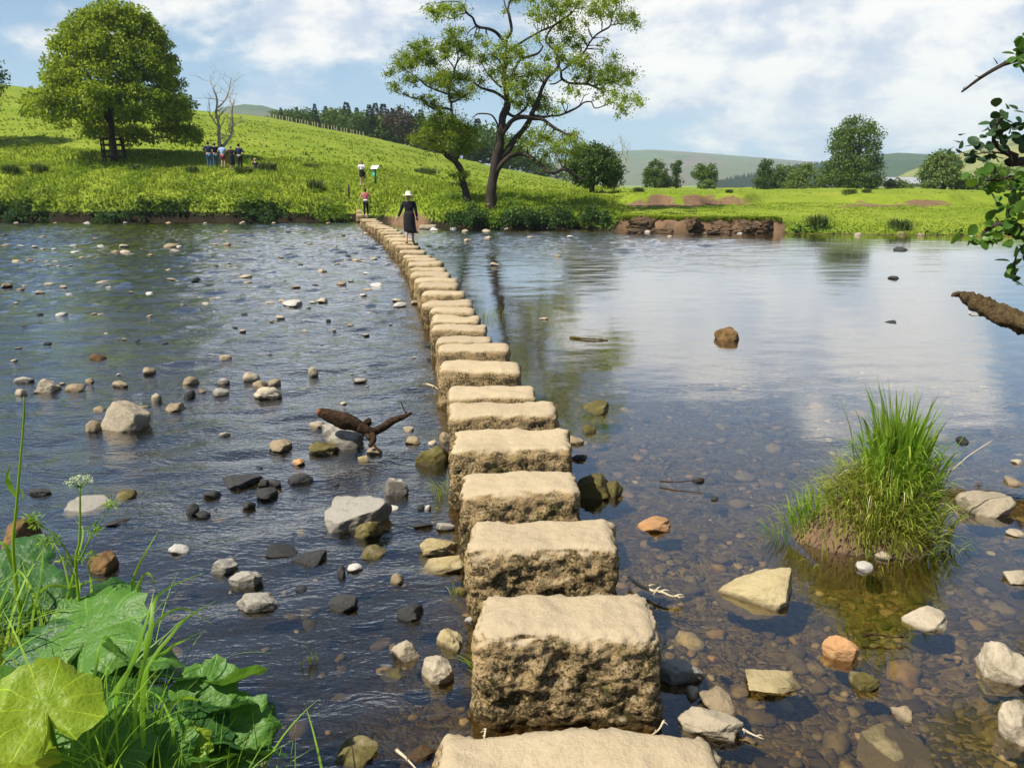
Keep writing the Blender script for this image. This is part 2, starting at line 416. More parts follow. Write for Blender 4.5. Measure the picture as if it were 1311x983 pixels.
def bed_mat():
    m, t = newmat("river_bed_gravel")
    P = t.pos(); x, y, z = t.sep(P)
    n2 = t.noise(P, .9, 5, .65); n3 = t.noise(P, 9, 4, .7)
    Pd = t.n("ShaderNodeVectorMath", {0: P, 1: t.n("ShaderNodeTexNoise", {"Vector": P, "Scale": 4.0, "Detail": 3.0}).outputs[1]}, operation="ADD").outputs[0]
    vo = t.n("ShaderNodeTexVoronoi", {"Vector": Pd, "Scale": 15.0, "Randomness": 1.0})
    r = t.sep(vo.outputs["Color"])[0]
    b = t.ramp(t.math("ADD", t.math("MULTIPLY", r, .5), t.math("MULTIPLY", n3, .5)), [(.25, (.04, .030, .013)), (.45, (.10, .072, .030)), (.62, (.17, .125, .055)), (.8, (.26, .20, .10))])
    b = t.mix(t.math("MULTIPLY", t.math("SUBTRACT", n2, .45, clamp=True), 2.5, clamp=True), b, (.08, .055, .016))
    # dark weed covers the bed on the fast side of the crossing
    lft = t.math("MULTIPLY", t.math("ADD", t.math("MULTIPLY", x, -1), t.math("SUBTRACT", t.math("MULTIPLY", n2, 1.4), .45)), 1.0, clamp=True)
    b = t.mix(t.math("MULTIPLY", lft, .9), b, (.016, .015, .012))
    t.out(t.pbr(b, .95, .1, t.bump(t.math("SUBTRACT", n3, vo.outputs["Distance"]), .6, .03)))
    return m
gme = mesh("ground", np.c_[GX.ravel(), GY.ravel(), GZ], GF, True, {"soil": GS, "undercut_shade": GD})
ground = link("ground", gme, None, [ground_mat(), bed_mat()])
fz = GZ[GF].max(1); gme.polygons.foreach_set("material_index", (fz < .03).astype(np.int32) * (GY.ravel()[GF].max(1) < 62) )
tag(ground, "grassy valley floor, river banks and river bed", kind="structure")

# ------------------------------------------------------------------ river water
pathu = [(610, 1000), (605, 930), (600, 755), (588, 660), (575, 560), (570, 500), (560, 455), (545, 405), (535, 370), (522, 335), (500, 312), (480, 295), (460, 280)]
PW = sorted([(at(u, v, 0).y, at(u, v, 0).x) for u, v in pathu])
def xpath(y): return np.interp(y, [p[0] for p in PW], [p[1] for p in PW])
def chop_at(X, Y):
    dl = xpath(Y) + .35 - X
    left = sm(dl / 1.2 + .3)
    pool = .07 + .55 * sm((Y - 20) / 14) * (1 - sm((X - 5.0 - .05 * Y) / 6)) + .10 * sm((Y - 26) / 8)
    near_r = .22 * sm((8 - Y) / 4) * sm((2.2 - X) / 2)
    c = left * (1 - .35 * sm((8.5 - Y) / 2.5)) + (1 - left) * np.maximum(pool, near_r)
    return np.clip(c * (.85 + .7 * fbm(X * .25, Y * .25, 71)), .03, 2)
wx = np.concatenate([np.arange(-62, -36, .6), np.arange(-36, 8, .11), np.arange(8, 62, .4)]); wy = np.concatenate([np.arange(-2, 2, .4), np.arange(2, 14, .07), np.arange(14, 50, .15), np.arange(50, 62, .6)])
WX, WY = np.meshgrid(wx, wy)
chop = chop_at(WX, WY)
def waves(X, Y):
    q = .25; x = X * math.cos(q) + Y * math.sin(q); y = -X * math.sin(q) + Y * math.cos(q)
    w = fbm(x * .7, y * .7, 81, 2) * .35
    a = vnoise(x * 1.1 + w, y * 2.0 + w, 82) - .5; b = vnoise(x * 2.6 + w, y * 4.4 - w, 83) - .5; c = vnoise(x * 6 + w, y * 8, 84) - .5
    return .055 * a + .055 * b + .022 * c
WZ = waves(WX, WY) * np.clip(chop, 0, 1.3) * (.85 + .75 * sm((WY - 9) / 14))
Iw = np.arange(WX.size).reshape(WX.shape)
WF = np.stack([Iw[:-1, :-1], Iw[:-1, 1:], Iw[1:, 1:], Iw[1:, :-1]], -1).reshape(-1, 4)
def water_mat():
    m, t = newmat("river_water")
    P = t.pos(); k = t.n("ShaderNodeAttribute", attribute_name="chop").outputs["Fac"]
    wv = t.n("ShaderNodeMapping", {"Vector": P, "Scale": (.8, 1.7, 1), "Rotation": (0, 0, R(-14))}).outputs[0]
    b = t.noise(wv, 4.2, 3, .6, .8); c = t.noise(wv, 16, 2, .6)
    h = t.math("MULTIPLY", t.math("ADD", t.math("MULTIPLY", b, .026), t.math("MULTIPLY", c, .010)), k)
    nb = t.bump(h, 1.0, 1.0)
    g = t.n("ShaderNodeNewGeometry")
    cs = t.math("ABSOLUTE", t.n("ShaderNodeVectorMath", {0: g.outputs["Incoming"], 1: nb}, operation="DOT_PRODUCT").outputs["Value"])
    fr = t.math("ADD", t.math("MULTIPLY", t.math("POWER", t.math("SUBTRACT", 1.0, cs, clamp=True), 2.5), .92), .065)
    ro = t.math("ADD", t.math("MULTIPLY", k, .03), .01)
    gl = t.n("ShaderNodeBsdfGlossy", {"Color": (.97, .98, 1, 1), "Roughness": ro, "Normal": nb}).outputs[0]
    tr = t.n("ShaderNodeBsdfTransparent", {0: (.80, .73, .50, 1)}).outputs[0]
    t.out(t.n("ShaderNodeMixShader", {0: fr, 1: tr, 2: gl}).outputs[0])
    return m
water = link("river", mesh("river", np.c_[WX.ravel(), WY.ravel(), WZ.ravel()], WF, True, {"chop": chop.ravel()}), None, [water_mat()])
tag(water, "river water, broken riffle below the crossing and calm pool above", kind="structure")

# ------------------------------------------------------------------ sun and sky
SUN_EL, SUN_AZ = R(54), math.atan2(-.86, -.5)          # towards the sun, seen from above: x, y
sdir = Vector((math.cos(SUN_EL) * math.sin(SUN_AZ), math.cos(SUN_EL) * math.cos(SUN_AZ), math.sin(SUN_EL)))
sun = bpy.data.objects.new("sun", bpy.data.lights.new("sun", "SUN")); COL.objects.link(sun)
sun.data.energy = 5.0; sun.data.angle = R(.5); sun.data.color = (1, .95, .86)
sun.rotation_euler = sdir.to_track_quat("Z", "Y").to_euler(); sun.location = (0, 0, 60)
world = bpy.data.worlds.new("World"); sc.world = world; world.use_nodes = True
world.cycles.sampling_method = 'MANUAL'; world.cycles.sample_map_resolution = 256
def build_sky():
    t = NT(world)
    G = t.n("ShaderNodeTexCoord").outputs["Generated"]
    x, y, z = t.sep(G)
    sky = t.n("ShaderNodeTexSky", sky_type="NISHITA", sun_disc=False, sun_elevation=SUN_EL, sun_rotation=SUN_AZ, altitude=150, air_density=1.0, dust_density=.6, ozone_density=1.6).outputs[0]
    zz = t.math("ADD", t.math("MAXIMUM", z, 0), .16)
    px = t.math("DIVIDE", x, zz); py = t.math("DIVIDE", y, zz)
    p = t.n("ShaderNodeMapping", {"Vector": G, "Scale": (3.6, 3.6, 7.5)}).outputs[0]
    n1 = t.noise(p, 1.0, 8, .58, .25)
    p2 = t.n("ShaderNodeMapping", {"Vector": p, "Location": (.10, .05, -.17)}).outputs[0]
    n2 = t.noise(p2, 1.0, 6, .58, .25)
    # where the big banks of cumulus stand: direction slopes x/y and z/y in front of the viewer
    yf = t.math("MAXIMUM", y, .05)
    wob = t.noise(p, 1.6, 4, .6)
    wa = t.math("MULTIPLY", t.math("SUBTRACT", wob, .5), .14)
    A = t.math("ADD", t.math("DIVIDE", x, yf), wa); E = t.math("ADD", t.math("DIVIDE", z, yf), t.math("MULTIPLY", wa, .6))
    tot = None
    for u, v, ru, rv, am in CLOUDS:
        d = ray(u, v); a0 = d[0] / d[1]; e0 = d[2] / d[1]
        qa = t.math("MULTIPLY", t.math("SUBTRACT", A, a0), 1000 / ru); qe = t.math("MULTIPLY", t.math("SUBTRACT", E, e0), 1000 / rv)
        q = t.math("ADD", t.math("MULTIPLY", qa, qa), t.math("MULTIPLY", qe, qe))
        g = t.math("MULTIPLY", t.math("EXPONENT", t.math("MULTIPLY", q, -1)), am)
        tot = g if tot is None else t.math("ADD", tot, g)
    # fewer clouds overhead, a soft veil low down
    cov = t.n("ShaderNodeMapRange", {0: z, 1: .13, 2: .24, 3: -.005, 4: -.11}).outputs[0]
    dens = t.math("ADD", t.math("ADD", n1, cov), t.math("MULTIPLY", t.math("SUBTRACT", tot, .34), .33))
    al = t.n("ShaderNodeMapRange", {0: dens, 1: .47, 2: .60, 3: 0.0, 4: 1.0}, interpolation_type="SMOOTHSTEP").outputs[0]
    n3 = t.noise(p, 2.6, 5, .6, .3)
    lit = t.n("ShaderNodeMapRange", {0: t.math("ADD", t.math("MULTIPLY", t.math("SUBTRACT", n1, n2), 1.0), t.math("MULTIPLY", t.math("SUBTRACT", n3, .5), .45)), 1: -.13, 2: .07, 3: 0.0, 4: 1.0}, interpolation_type="SMOOTHSTEP").outputs[0]
    cl = t.mix(lit, SKYC[0], SKYC[1])
    veil = t.n("ShaderNodeMapRange", {0: z, 1: 0.0, 2: .30, 3: .7, 4: .0}).outputs[0]
    base = t.mix(veil, sky, SKYC[2])
    c = t.mix(al, base, cl)
    t.n("ShaderNodeOutputWorld", {0: t.n("ShaderNodeBackground", {0: c, 1: .085}).outputs[0]})
CLOUDS = [(395, 25, 130, 45, 1), (60, 35, 130, 50, .8), (360, 112, 100, 30, .55), (452, 62, 25, 16, .5), (200, 20, 60, 30, .4),
          (905, 35, 110, 70, 1), (800, 95, 70, 50, .8), (1050, 105, 120, 45, 1.0), (1130, 132, 110, 18, .9), (985, 128, 90, 24, .7), (1240, 125, 80, 40, .9),
          (930, 178, 70, 20, .45), (1180, 20, 150, 45, .8), (1060, 20, 120, 50, .7), (690, 140, 90, 40, .5),
          (930, -30, 150, 55, 1.1), (1290, -80, 90, 90, 1.0), (560, -60, 100, 50, .5), (330, -70, 160, 50, .5), (300, -190, 110, 70, .6), (120, -95, 240, 65, 1.2), (450, -110, 170, 55, 1.1), (1120, -150, 70, 40, .5)]
SKYC = [(5.2, 5.9, 7.3), (9.0, 8.85, 8.7), (2.9, 5.0, 8.2)]
build_sky()
vs = sc.view_settings
vs.view_transform = "Standard"; vs.look = "None"; vs.gamma = 1; vs.use_curve_mapping = False; vs.exposure = .45
cy = sc.cycles
cy.use_denoising = True
cy.adaptive_threshold = .02; cy.max_bounces = 6; cy.transparent_max_bounces = 10; cy.diffuse_bounces = 2; cy.glossy_bounces = 3; cy.transmission_bounces = 4; cy.volume_bounces = 1
cy.caustics_reflective = False; cy.caustics_refractive = False
cy.sample_clamp_indirect = 4

# ------------------------------------------------------------------ far hills and haze
def hill_mat(name, a, b, c, sc_=.004, wood_=0.0):
    m, t = newmat(name)
    P = t.pos()
    f = t.noise(t.scale(P, (1, .5, 2.2)), sc_, 6, .6); g = t.noise(t.scale(P, (1, .4, 3)), sc_ * 3, 5, .65); h = t.noise(P, .03, 4, .7)
    q = t.mix(t.math("MULTIPLY", t.math("SUBTRACT", f, .4, clamp=True), 5, clamp=True), a, b)
    q = t.mix(t.math("MULTIPLY", t.math("SUBTRACT", g, .54, clamp=True), 8, clamp=True), q, c)
    q = t.mix(t.math("MULTIPLY", t.math("SUBTRACT", h, .5, clamp=True), 2, clamp=True), q, tuple(.5 * i for i in c))
    t.out(t.pbr(q, 1, 0, t.bump(h, wood_, 12) if wood_ else None)); return m
def hill(label, prof, Y, m, seed, name="hill"):
    prof = sorted(prof)
    us = np.linspace(prof[0][0], prof[-1][0], 160)
    vs_ = np.interp(us, [p[0] for p in prof], [p[1] for p in prof])
    V = []; rows = [(.55, -.02), (.66, .18), (.76, .42), (.86, .68), (.94, .88), (1.0, 1.0), (1.08, .93), (1.3, .2)]
    for fy, fz in rows:
        for i, (u, v) in enumerate(zip(us, vs_)):
            p = atY(u, v, Y)
            n = mn.fractal(Vector((i * .09 + seed, fy * 5, seed)), .9, 2, 4)
            zz = -12 + (p.z + 12) * (fz + (.05 * n if fy != 1 else .008 * n))
            V.append((p.x * (fy * .35 + .65), Y * fy, zz))
    k = len(us)
    F = [[r * k + i, r * k + i + 1, (r + 1) * k + i + 1, (r + 1) * k + i] for r in range(len(rows) - 1) for i in range(k - 1)]
    o = link(name, mesh(name, V, F), None, [m]); tag(o, label, kind="structure"); return o
moor = hill_mat("moorland", (.09, .12, .05), (.14, .105, .08), (.05, .085, .04))
woodm = hill_mat("wooded_hillside", (.022, .05, .022), (.04, .07, .03), (.055, .085, .03), .012, .6)
gold = hill_mat("hay_hillside", (.24, .22, .06), (.16, .2, .04), (.06, .09, .02), .01)
hill("long flat-topped moor rising across the valley", [(560, 240), (640, 222), (740, 201), (790, 193.5), (830, 191.5), (900, 196), (960, 201), (1000, 204), (1060, 209), (1130, 214), (1230, 222), (1350, 232)], 3000, moor, 1)
hill("dark wooded hill with a level top", [(960, 238), (1010, 224), (1040, 212), (1075, 203), (1110, 199), (1150, 196), (1185, 197.5), (1220, 199), (1290, 205), (1400, 214)], 1700, woodm, 2)
hill("green hillside with a hay field", [(1130, 240), (1180, 224), (1215, 206), (1245, 193), (1275, 184), (1311, 174), (1380, 160), (1500, 150)], 1150, gold, 3)
hill("faint moor top over the grassy slope", [(180, 165), (250, 150), (285, 139), (312, 133.5), (335, 135), (352, 140), (400, 152), (480, 175), (560, 205)], 1800, moor, 4)
hz = Geo(); hz.box((0, 1750, 210), (7000, 3900, 450)); 
V = np.concatenate(hz.V); V[:, 2] = np.where(V[:, 2] < 0, -26, 215)
m, t = newmat("valley_haze")
hv = t.n("ShaderNodeVolumePrincipled", {"Color": (.74, .87, 1.0, 1), "Density": 1.8e-4, "Anisotropy": .0}).outputs[0]
t.n("ShaderNodeOutputMaterial", {"Volume": hv})
haze = link("haze", mesh("haze", V, hz.F, False), None, [m]); tag(haze, "thin summer haze filling the valley", kind="stuff")
# ------------------------------------------------------------------ stepping stones
def block(w, d, h, r, n, seed, sag=0.0):
    """a rounded, worn block: w x d x h, top face at z = 0, n = vertex spacing"""
    kx, ky, kz = max(4, int(w / n)), max(3, int(d / n)), max(3, int(h / n))
    idx = {}; V = []; F = []
    def vid(i, j, k):
        if (i, j, k) not in idx:
            idx[i, j, k] = len(V); V.append((i / kx * 2 - 1, j / ky * 2 - 1, k / kz * 2 - 1))
        return idx[i, j, k]
    for i in range(kx):
        for j in range(ky):
            for k in (0, kz): q = [vid(i, j, k), vid(i + 1, j, k), vid(i + 1, j + 1, k), vid(i, j + 1, k)]; F.append(q if k else q[::-1])
    for i in range(kx):
        for k in range(kz):
            for j in (0, ky): q = [vid(i, j, k), vid(i + 1, j, k), vid(i + 1, j, k + 1), vid(i, j, k + 1)]; F.append(q if not j else q[::-1])
    for j in range(ky):
        for k in range(kz):
            for i in (0, kx): q = [vid(i, j, k), vid(i, j, k + 1), vid(i, j + 1, k + 1), vid(i, j + 1, k)]; F.append(q if not i else q[::-1])
    out = []; sd = Vector((seed * 7.13, seed * 3.7, seed * 1.9))
    for x, y, z in V:
        p = Vector((x * w / 2, y * d / 2, z * h / 2))
        c = Vector((max(-w / 2 + r, min(w / 2 - r, p.x)), max(-d / 2 + r, min(d / 2 - r, p.y)), max(-h / 2 + r, min(h / 2 - r, p.z))))
        q = p - c
        if q.length > 1e-6: p = c + q.normalized() * r; nn = q.normalized()
        else: nn = Vector((0, 0, 1))
        low = (1 - z) / 2
        s = p + sd
        sd_ = nn.z < .75
        f = mn.noise(s * 2.3) * .026 + mn.noise(s * 6) * (.011 + .013 * sd_) + mn.noise(s * 15) * (.006 + .014 * sd_) + mn.noise(s * 33) * (.003 + .012 * sd_) - .035 * max(0, mn.noise(s * 3.1 + Vector((4, 4, 4))) - .25)
        p = p + nn * f
        p.x *= 1 + .05 * low; p.y *= 1 + .10 * low
        p.z -= h / 2 + sag * (p.x / w) ** 2
        out.append(p)
    return out, F
TOP = .5
# u of the top front edge (left, right), v of the top front edge, v of the top back edge
ST = [(548, 946, 1010, 960), (610, 846, 806, 763), (601, 789, 696, 667), (588, 741, 628, 606), (578, 731, 575, 553), (575, 711, 532, 519), (573, 685, 501, 490),
      (562, 666, 469, 459), (560, 651, 446, 440), (558, 629, 432, 427), (553, 622, 419.5, 413), (552, 613, 407.5, 401), (551, 607, 397.5, 392), (541, 603, 387, 382),
      (539, 594, 376.5, 371), (535, 586, 365.5, 359.5), (530, 584, 357, 353.2), (526, 575, 350.5, 347), (525, 570, 344.5, 341), (521.5, 565, 338, 334.5), (519, 559, 332, 328.5), (515.5, 551, 326.2, 323), (511, 544, 320.5, 317.5), (506, 536, 315, 312)]
ORD = "nearest second third fourth fifth sixth seventh eighth ninth tenth eleventh twelfth thirteenth fourteenth fifteenth sixteenth seventeenth eighteenth nineteenth twentieth twenty-first twenty-second twenty-third twenty-fourth twenty-fifth twenty-sixth twenty-seventh twenty-eighth twenty-ninth thirtieth thirty-first thirty-second thirty-third thirty-fourth thirty-fifth thirty-sixth".split()
yy = at(500, 315, TOP).y
for i in range(12):
    yy += 1.28 + .05 * i
    a = [(at(520, 315, TOP).y, 520.5), (at(505, 300, TOP).y, 504), (at(487, 287, TOP).y, 483), (at(470, 278, TOP).y, 469)]
    d_ = ray(np.interp(yy, [q[0] for q in a], [q[1] for q in a]), 300)
    z_ = TOP; k = FPX / (yy * cP + 2.1 * sP)
    cx = d_[0] / d_[1] * yy
    uc = CU + FPX * cx / (yy * cP + 2.1 * sP); vc = CV - FPX * (-(2.1) * cP + yy * sP) / (yy * cP + 2.1 * sP)
    if vc < 277.0: break
    ST.append((uc - 13.5 * .03 * k - 1, uc + 13.5 * .03 * k + 1, vc, None))
STLAB = {0: "nearest stepping stone, cut off by the lower edge so only its worn top shows", 1: "large stepping stone with a dark hollow in its lit front face",
         2: "stepping stone just behind the one with the hollow, front streaked black and brown", 3: "stepping stone with a pink-brown mossy ledge low on its downstream corner",
         4: "stepping stone with a pale chipped patch low on its mossy front", 5: "narrow stepping stone just beyond the one with the chipped patch", 6: "stepping stone with bright green moss on its front face"}
STONES = []
for i, (ul, ur, vf, vb) in enumerate(ST):
    L, Rr = at(ul, vf, TOP), at(ur, vf, TOP)
    dep = (at((ul + ur) / 2, vb, TOP).y - L.y) if vb else .42
    dep = max(dep + .14, .40) if i < 8 else max(.42, min(dep + .05, .6))
    w = (Rr - L).length
    rz = random.uniform(-.03, .03)
    z = TOP + random.uniform(-.045, .03) if i > 3 else TOP + [0, .0, -.01, .01][i]
    n = [.02, .0135, .016, .02, .024, .03, .035][i] if i < 7 else (.05 if i < 12 else .09)
    V, F = block(w + .02, dep, 1.0, [.09, .085, .07, .065][i] if i < 4 else .06, n, i + 1, .03)
    me = mesh("stepping_stone", V, F)
    if i == 1:                                 # the hollow in its front
        for vtx in me.vertices:
            c = vtx.co
            if c.y < 0:
                q = ((c.x + .035) / .055) ** 2 + ((c.z + .17) / .07) ** 2
                vtx.co.y += .075 * math.exp(-q * .9)
    o = link("stepping_stone", me, None, [M["stone"]])
    o.location = ((L.x + Rr.x) / 2, L.y + dep / 2 - .05, z); o.rotation_euler = (random.uniform(-.03, .03), random.uniform(-.035, .035) * (i > 1), rz)
    tag(o, STLAB.get(i, f"worn sandstone stepping stone, {ORD[i]} of the crossing counted from the near bank"), "stepping stone", "stepping stones across the river")
    STONES.append(o)

# ------------------------------------------------------------------ rocks in the river
def rockmesh(seed, sub, flat=0, rough=.14):
    bm = bmesh.new(); bmesh.ops.create_icosphere(bm, subdivisions=sub, radius=1)
    rd = random.Random(seed); sd = Vector((seed * 5.1, seed * 2.3, seed * 9.7))
    cuts = []
    for _ in range(7 + flat * 2):
        n = Vector((rd.gauss(0, 1), rd.gauss(0, 1), rd.gauss(0, .8))).normalized()
        cuts.append((n, rd.uniform(.55, .88)))
    if flat: cuts.append((Vector((rd.uniform(-.15, .15), rd.uniform(-.3, .1), 1)).normalized(), .5))
    for v in bm.verts:
        p = v.co.copy()
        p *= 1 + .34 * mn.noise(p * 1.3 + sd)
        for n, d in cuts:
            e = p.dot(n) - d
            if e > 0: p -= n * e * .9
        p *= 1 + rough * (.5 * mn.noise(p * 3 + sd) + .28 * mn.noise(p * 7 + sd) + .14 * mn.noise(p * 17 + sd))
        v.co = p
    me = bpy.data.meshes.new("rock"); bm.to_mesh(me); bm.free()
    me.polygons.foreach_set("use_smooth", np.ones(len(me.polygons), dtype=bool))
    return me
_protos = {}
def proto(tone, k, hi, flat):
    key = (tone, k, hi, flat)
    if key not in _protos:
        me = rockmesh(k * 3 + flat * 17 + 1, 5 if hi else 3, flat); me.materials.append(M[tone]); _protos[key] = me
    return _protos[key]
# (u, v of the middle, width px, height px or 0, tone, label or None, flat, sunk)
RK = []
def rk(u, v, w, h=0, tone="tan", label=None, flat=0, sunk=0): RK.append([u, v, w, h, tone, label, flat, sunk])
rk(151, 540, 48, 44, "pale", "large pale boulder with a split face and dark shaded front in the riffle")
rk(117, 547, 22, 20, "tan", "small tan rock tucked against the big split boulder")
rk(169, 532, 17, 13, "pale", "pale stone peeping out behind the big split boulder")
rk(124, 525, 16, 10, "tan", "low brown stone behind the big split boulder")
rk(54, 497, 30, 19, "pale", "large pale rounded rock, one of a loose row with grey neighbours")
rk(26, 487, 23, 10, "grey", "flat grey rock beside the large pale rounded one")
rk(91, 497, 24, 12, "tan", "tan and black rock on the boulder side of the large pale rounded one")
rk(24, 504, 14, 10, "pale", "little pale cobble in front of the flat grey rock")
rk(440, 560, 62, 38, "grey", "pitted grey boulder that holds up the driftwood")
rk(404, 545, 22, 11, "pale", "pale flat rock under the red end of the driftwood", 1)
rk(411, 575, 33, 15, "moss", "olive mossy rock in front of the driftwood boulder")
rk(479, 578, 18, 10, "tan", "small brownish rock below the thin end of the driftwood")
rk(465, 588, 16, 8, "yellow", "yellowish wet stone just below the driftwood boulder")
rk(358, 571, 32, 16, "tan", "elongated tan rock alone between the driftwood and the split boulder")
rk(381, 592, 17, 8, "orange", "small orange pebble in the riffle")
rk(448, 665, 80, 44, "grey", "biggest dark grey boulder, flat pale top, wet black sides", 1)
rk(471, 681, 32, 24, "moss", "olive rock leaning on the front of the biggest grey boulder")
rk(505, 625, 33, 32, "grey", "pointed grey rock standing between the biggest boulder and the crossing")
rk(555, 587, 42, 34, "moss", "mossy boulder with a dry pale cap touching the stepping stones")
rk(570, 562, 18, 16, "tan", "pinkish stone wedged between mossy boulder and stepping stone")
rk(553, 568, 12, 8, "pale"); rk(528, 565, 20, 12, "tan"); rk(522, 550, 15, 8, "pale", None, 1)
rk(302, 618, 44, 16, "dark", "long black wet rock, low in the blue water", 1)
rk(269, 633, 22, 10, "dark"); rk(243, 652, 23, 15, "dark", "black wet rock leading a pair in smooth blue water"); rk(258, 660, 17, 9, "dark")
rk(317, 647, 16, 11, "dark"); rk(340, 632, 31, 14, "dark", "black rounded rock in the middle of a dark cluster"); rk(336, 619, 15, 10, "dark"); rk(351, 619, 18, 9, "dark"); rk(381, 614, 29, 16, "dark", "smooth black rock at the upstream end of the dark cluster")
rk(101, 653, 60, 18, "grey", "sloping grey slab behind the flowering umbel", 1); rk(158, 637, 26, 14, "moss"); rk(142, 671, 37, 8, "dark", "flat dark slab awash below the sloping slab", 1)
rk(47, 631, 28, 10, "dark"); rk(228, 705, 25, 15, "white", "white-topped rock in the blue ripples"); rk(20, 690, 56, 46, "brown", "round brown mossy boulder behind the reeds")
rk(128, 722, 40, 26, "brown", "brown boulder half hidden behind the grass blades"); rk(282, 728, 32, 22, "grey", "round grey-brown rock, first of three in a slanting line"); rk(312, 745, 36, 24, "grey", "speckled grey rock, middle of three in a slanting line", 0)
rk(326, 776, 44, 26, "grey", "smooth oval grey rock, last of three in a slanting line"); rk(357, 709, 50, 14, "dark", "long thin black rock slightly above the water", 1); rk(394, 719, 40, 18, "dark", "angular dark rock beside the long thin black one", 1)
rk(476, 711, 34, 16, "moss"); rk(436, 732, 18, 18, "dark"); rk(453, 728, 18, 12, "white", "chalk-white stone pressed against a dark one"); rk(436, 776, 42, 20, "dark", "black wedge-shaped rock in the dark water", 1)
rk(396, 801, 22, 9, "dark"); rk(385, 755, 16, 8, "dark"); rk(559, 703, 42, 24, "yellow", "yellow-brown algae rock touching the crossing", 0); rk(563, 727, 50, 19, "yellow", "pale yellow flat rock lying against the crossing", 1)
rk(569, 676, 26, 12, "grey"); rk(541, 673, 22, 8, "dark", None, 1); rk(499, 654, 22, 6, "white", None, 1); rk(538, 650, 11, 8, "dark"); rk(548, 650, 8, 8, "white")
rk(526, 787, 32, 24, "dark", "dark pyramid stone in the dark near water"); rk(507, 742, 20, 18, "tan"); rk(518, 835, 40, 30, "pale", "smooth pale dome-shaped cobble beside the large near stepping stone")
rk(557, 862, 46, 36, "pale", "big pale oval cobble with a yellow lower rim"); rk(574, 820, 38, 32, "yellow", "round yellow cobble under the grass tuft"); rk(501, 862, 34, 14, "moss", "olive cobble awash beside the pale pair", 0, 1)
rk(601, 794, 12, 9, "white"); rk(447, 978, 62, 24, "moss", "mossy stone at the lower edge beside the nearest stepping stone"); rk(589, 758, 20, 12, "moss"); rk(535, 965, 40, 26, "brown", None, 0, 1); rk(590, 945, 26, 18, "brown", None, 0, 1)
# calm side
rk(983, 762, 92, 46, "yellow", "large flat pale slab with mossy edges in clear shallows", 1); rk(1190, 797, 54, 24, "pale", "long smooth pale stone in the brown shallows", 1)
rk(1082, 836, 40, 36, "orange", "pointed orange and cream stone"); rk(992, 879, 72, 27, "yellow", "pale wedge stone with a square end and yellow foot", 1); rk(1112, 877, 34, 25, "moss", "dark olive cobble beside the pointed orange stone")
rk(1161, 916, 28, 18, "tan", "small pinkish stone in the gravelly shallows"); rk(1169, 972, 110, 40, "yellow", "large yellow boulder wholly under water", 0, 2)
rk(913, 932, 70, 40, "pale", "chalky white rock at the foot of the crossing"); rk(871, 866, 56, 34, "grey", "dark boulder with a white end touching the large near stepping stone"); rk(888, 888, 22, 18, "pale"); rk(925, 902, 44, 26, "tan", "wet tan rock behind the chalky white one")
rk(1292, 856, 66, 54, "pale", "jagged cream rock cut by the photo edge, black weed on its side"); rk(1306, 928, 60, 54, "pale", "smooth cream rock cut by the photo edge, nearest the camera"); rk(1306, 742, 32, 16, "pale", "small cream ledge cut by the photo edge", 1)
rk(1110, 728, 26, 12, "white", "white leaf-shaped stone in front of the grassy tussock", 1); rk(1133, 712, 21, 12, "pale"); rk(1046, 687, 11, 9, "white"); rk(1190, 695, 20, 10, "tan"); rk(911, 841, 16, 9, "orange", "orange pebble under clear water", 0, 1)
rk(1272, 650, 72, 34, "pale", "large pale flat rock, half in shadow, behind the tussock", 1); rk(1303, 619, 26, 10, "tan"); rk(1305, 592, 14, 7, "pale"); rk(1236, 564, 19, 9, "dark", "dark stone just beyond the tussock's arching stem"); rk(1305, 684, 22, 10, "pale")
rk(933, 430, 29, 19, "brown", "pyramid-shaped brown rock alone in the calm pool"); rk(767, 522, 40, 17, "moss", "olive mossy dome rock in the calm pool"); rk(755, 550, 22, 12, "moss"); rk(735, 565, 24, 12, "tan"); rk(743, 587, 22, 9, "dark")
rk(761, 628, 54, 38, "moss", "mossy boulder with a dry rim, calm-water side of the crossing"); rk(785, 627, 22, 26, "moss", "slim mossy rock pressed against the mossy boulder"); rk(838, 674, 42, 18, "orange", "flat orange stone with a broken white top", 1); rk(895, 615, 14, 8, "dark"); rk(915, 638, 13, 7, "dark")
rk(1157, 320, 24, 4, "dark", "low dark rock awash near the far muddy bank", 1); rk(1143, 413, 16, 3, "dark", None, 1); rk(1146, 356, 14, 4, "dark"); rk(1100, 300, 9, 5, "pale")
rk(121, 458, 21, 11, "brown", "brown weed-covered rock alone in the riffle"); rk(286, 459, 17, 9, "pale"); rk(188, 475, 16, 10, "tan", "grey-tan rock behind the two cobbles"); rk(113, 488, 12, 6, "tan"); rk(151, 492, 19, 8, "tan"); rk(242, 489, 17, 13, "tan"); rk(284, 489, 15, 9, "grey"); rk(318, 484, 20, 14, "pale", "pale round rock at the top of a group of four")
rk(331, 493, 20, 11, "tan"); rk(350, 491, 18, 10, "tan"); rk(340, 505, 29, 17, "pale", "pale cobble at the foot of a group of four"); rk(399, 477, 14, 11, "pale"); rk(459, 487, 15, 7, "grey"); rk(439, 517, 10, 5, "pale"); rk(199, 510, 11, 13, "pale"); rk(242, 505, 16, 11, "dark"); rk(221, 523, 27, 13, "tan", "tan stone with a black underside"); rk(258, 501, 10, 5, "tan"); rk(280, 503, 24, 9, "grey"); rk(174, 520, 26, 10, "yellow", None, 0, 1); rk(285, 557, 14, 7, "grey")
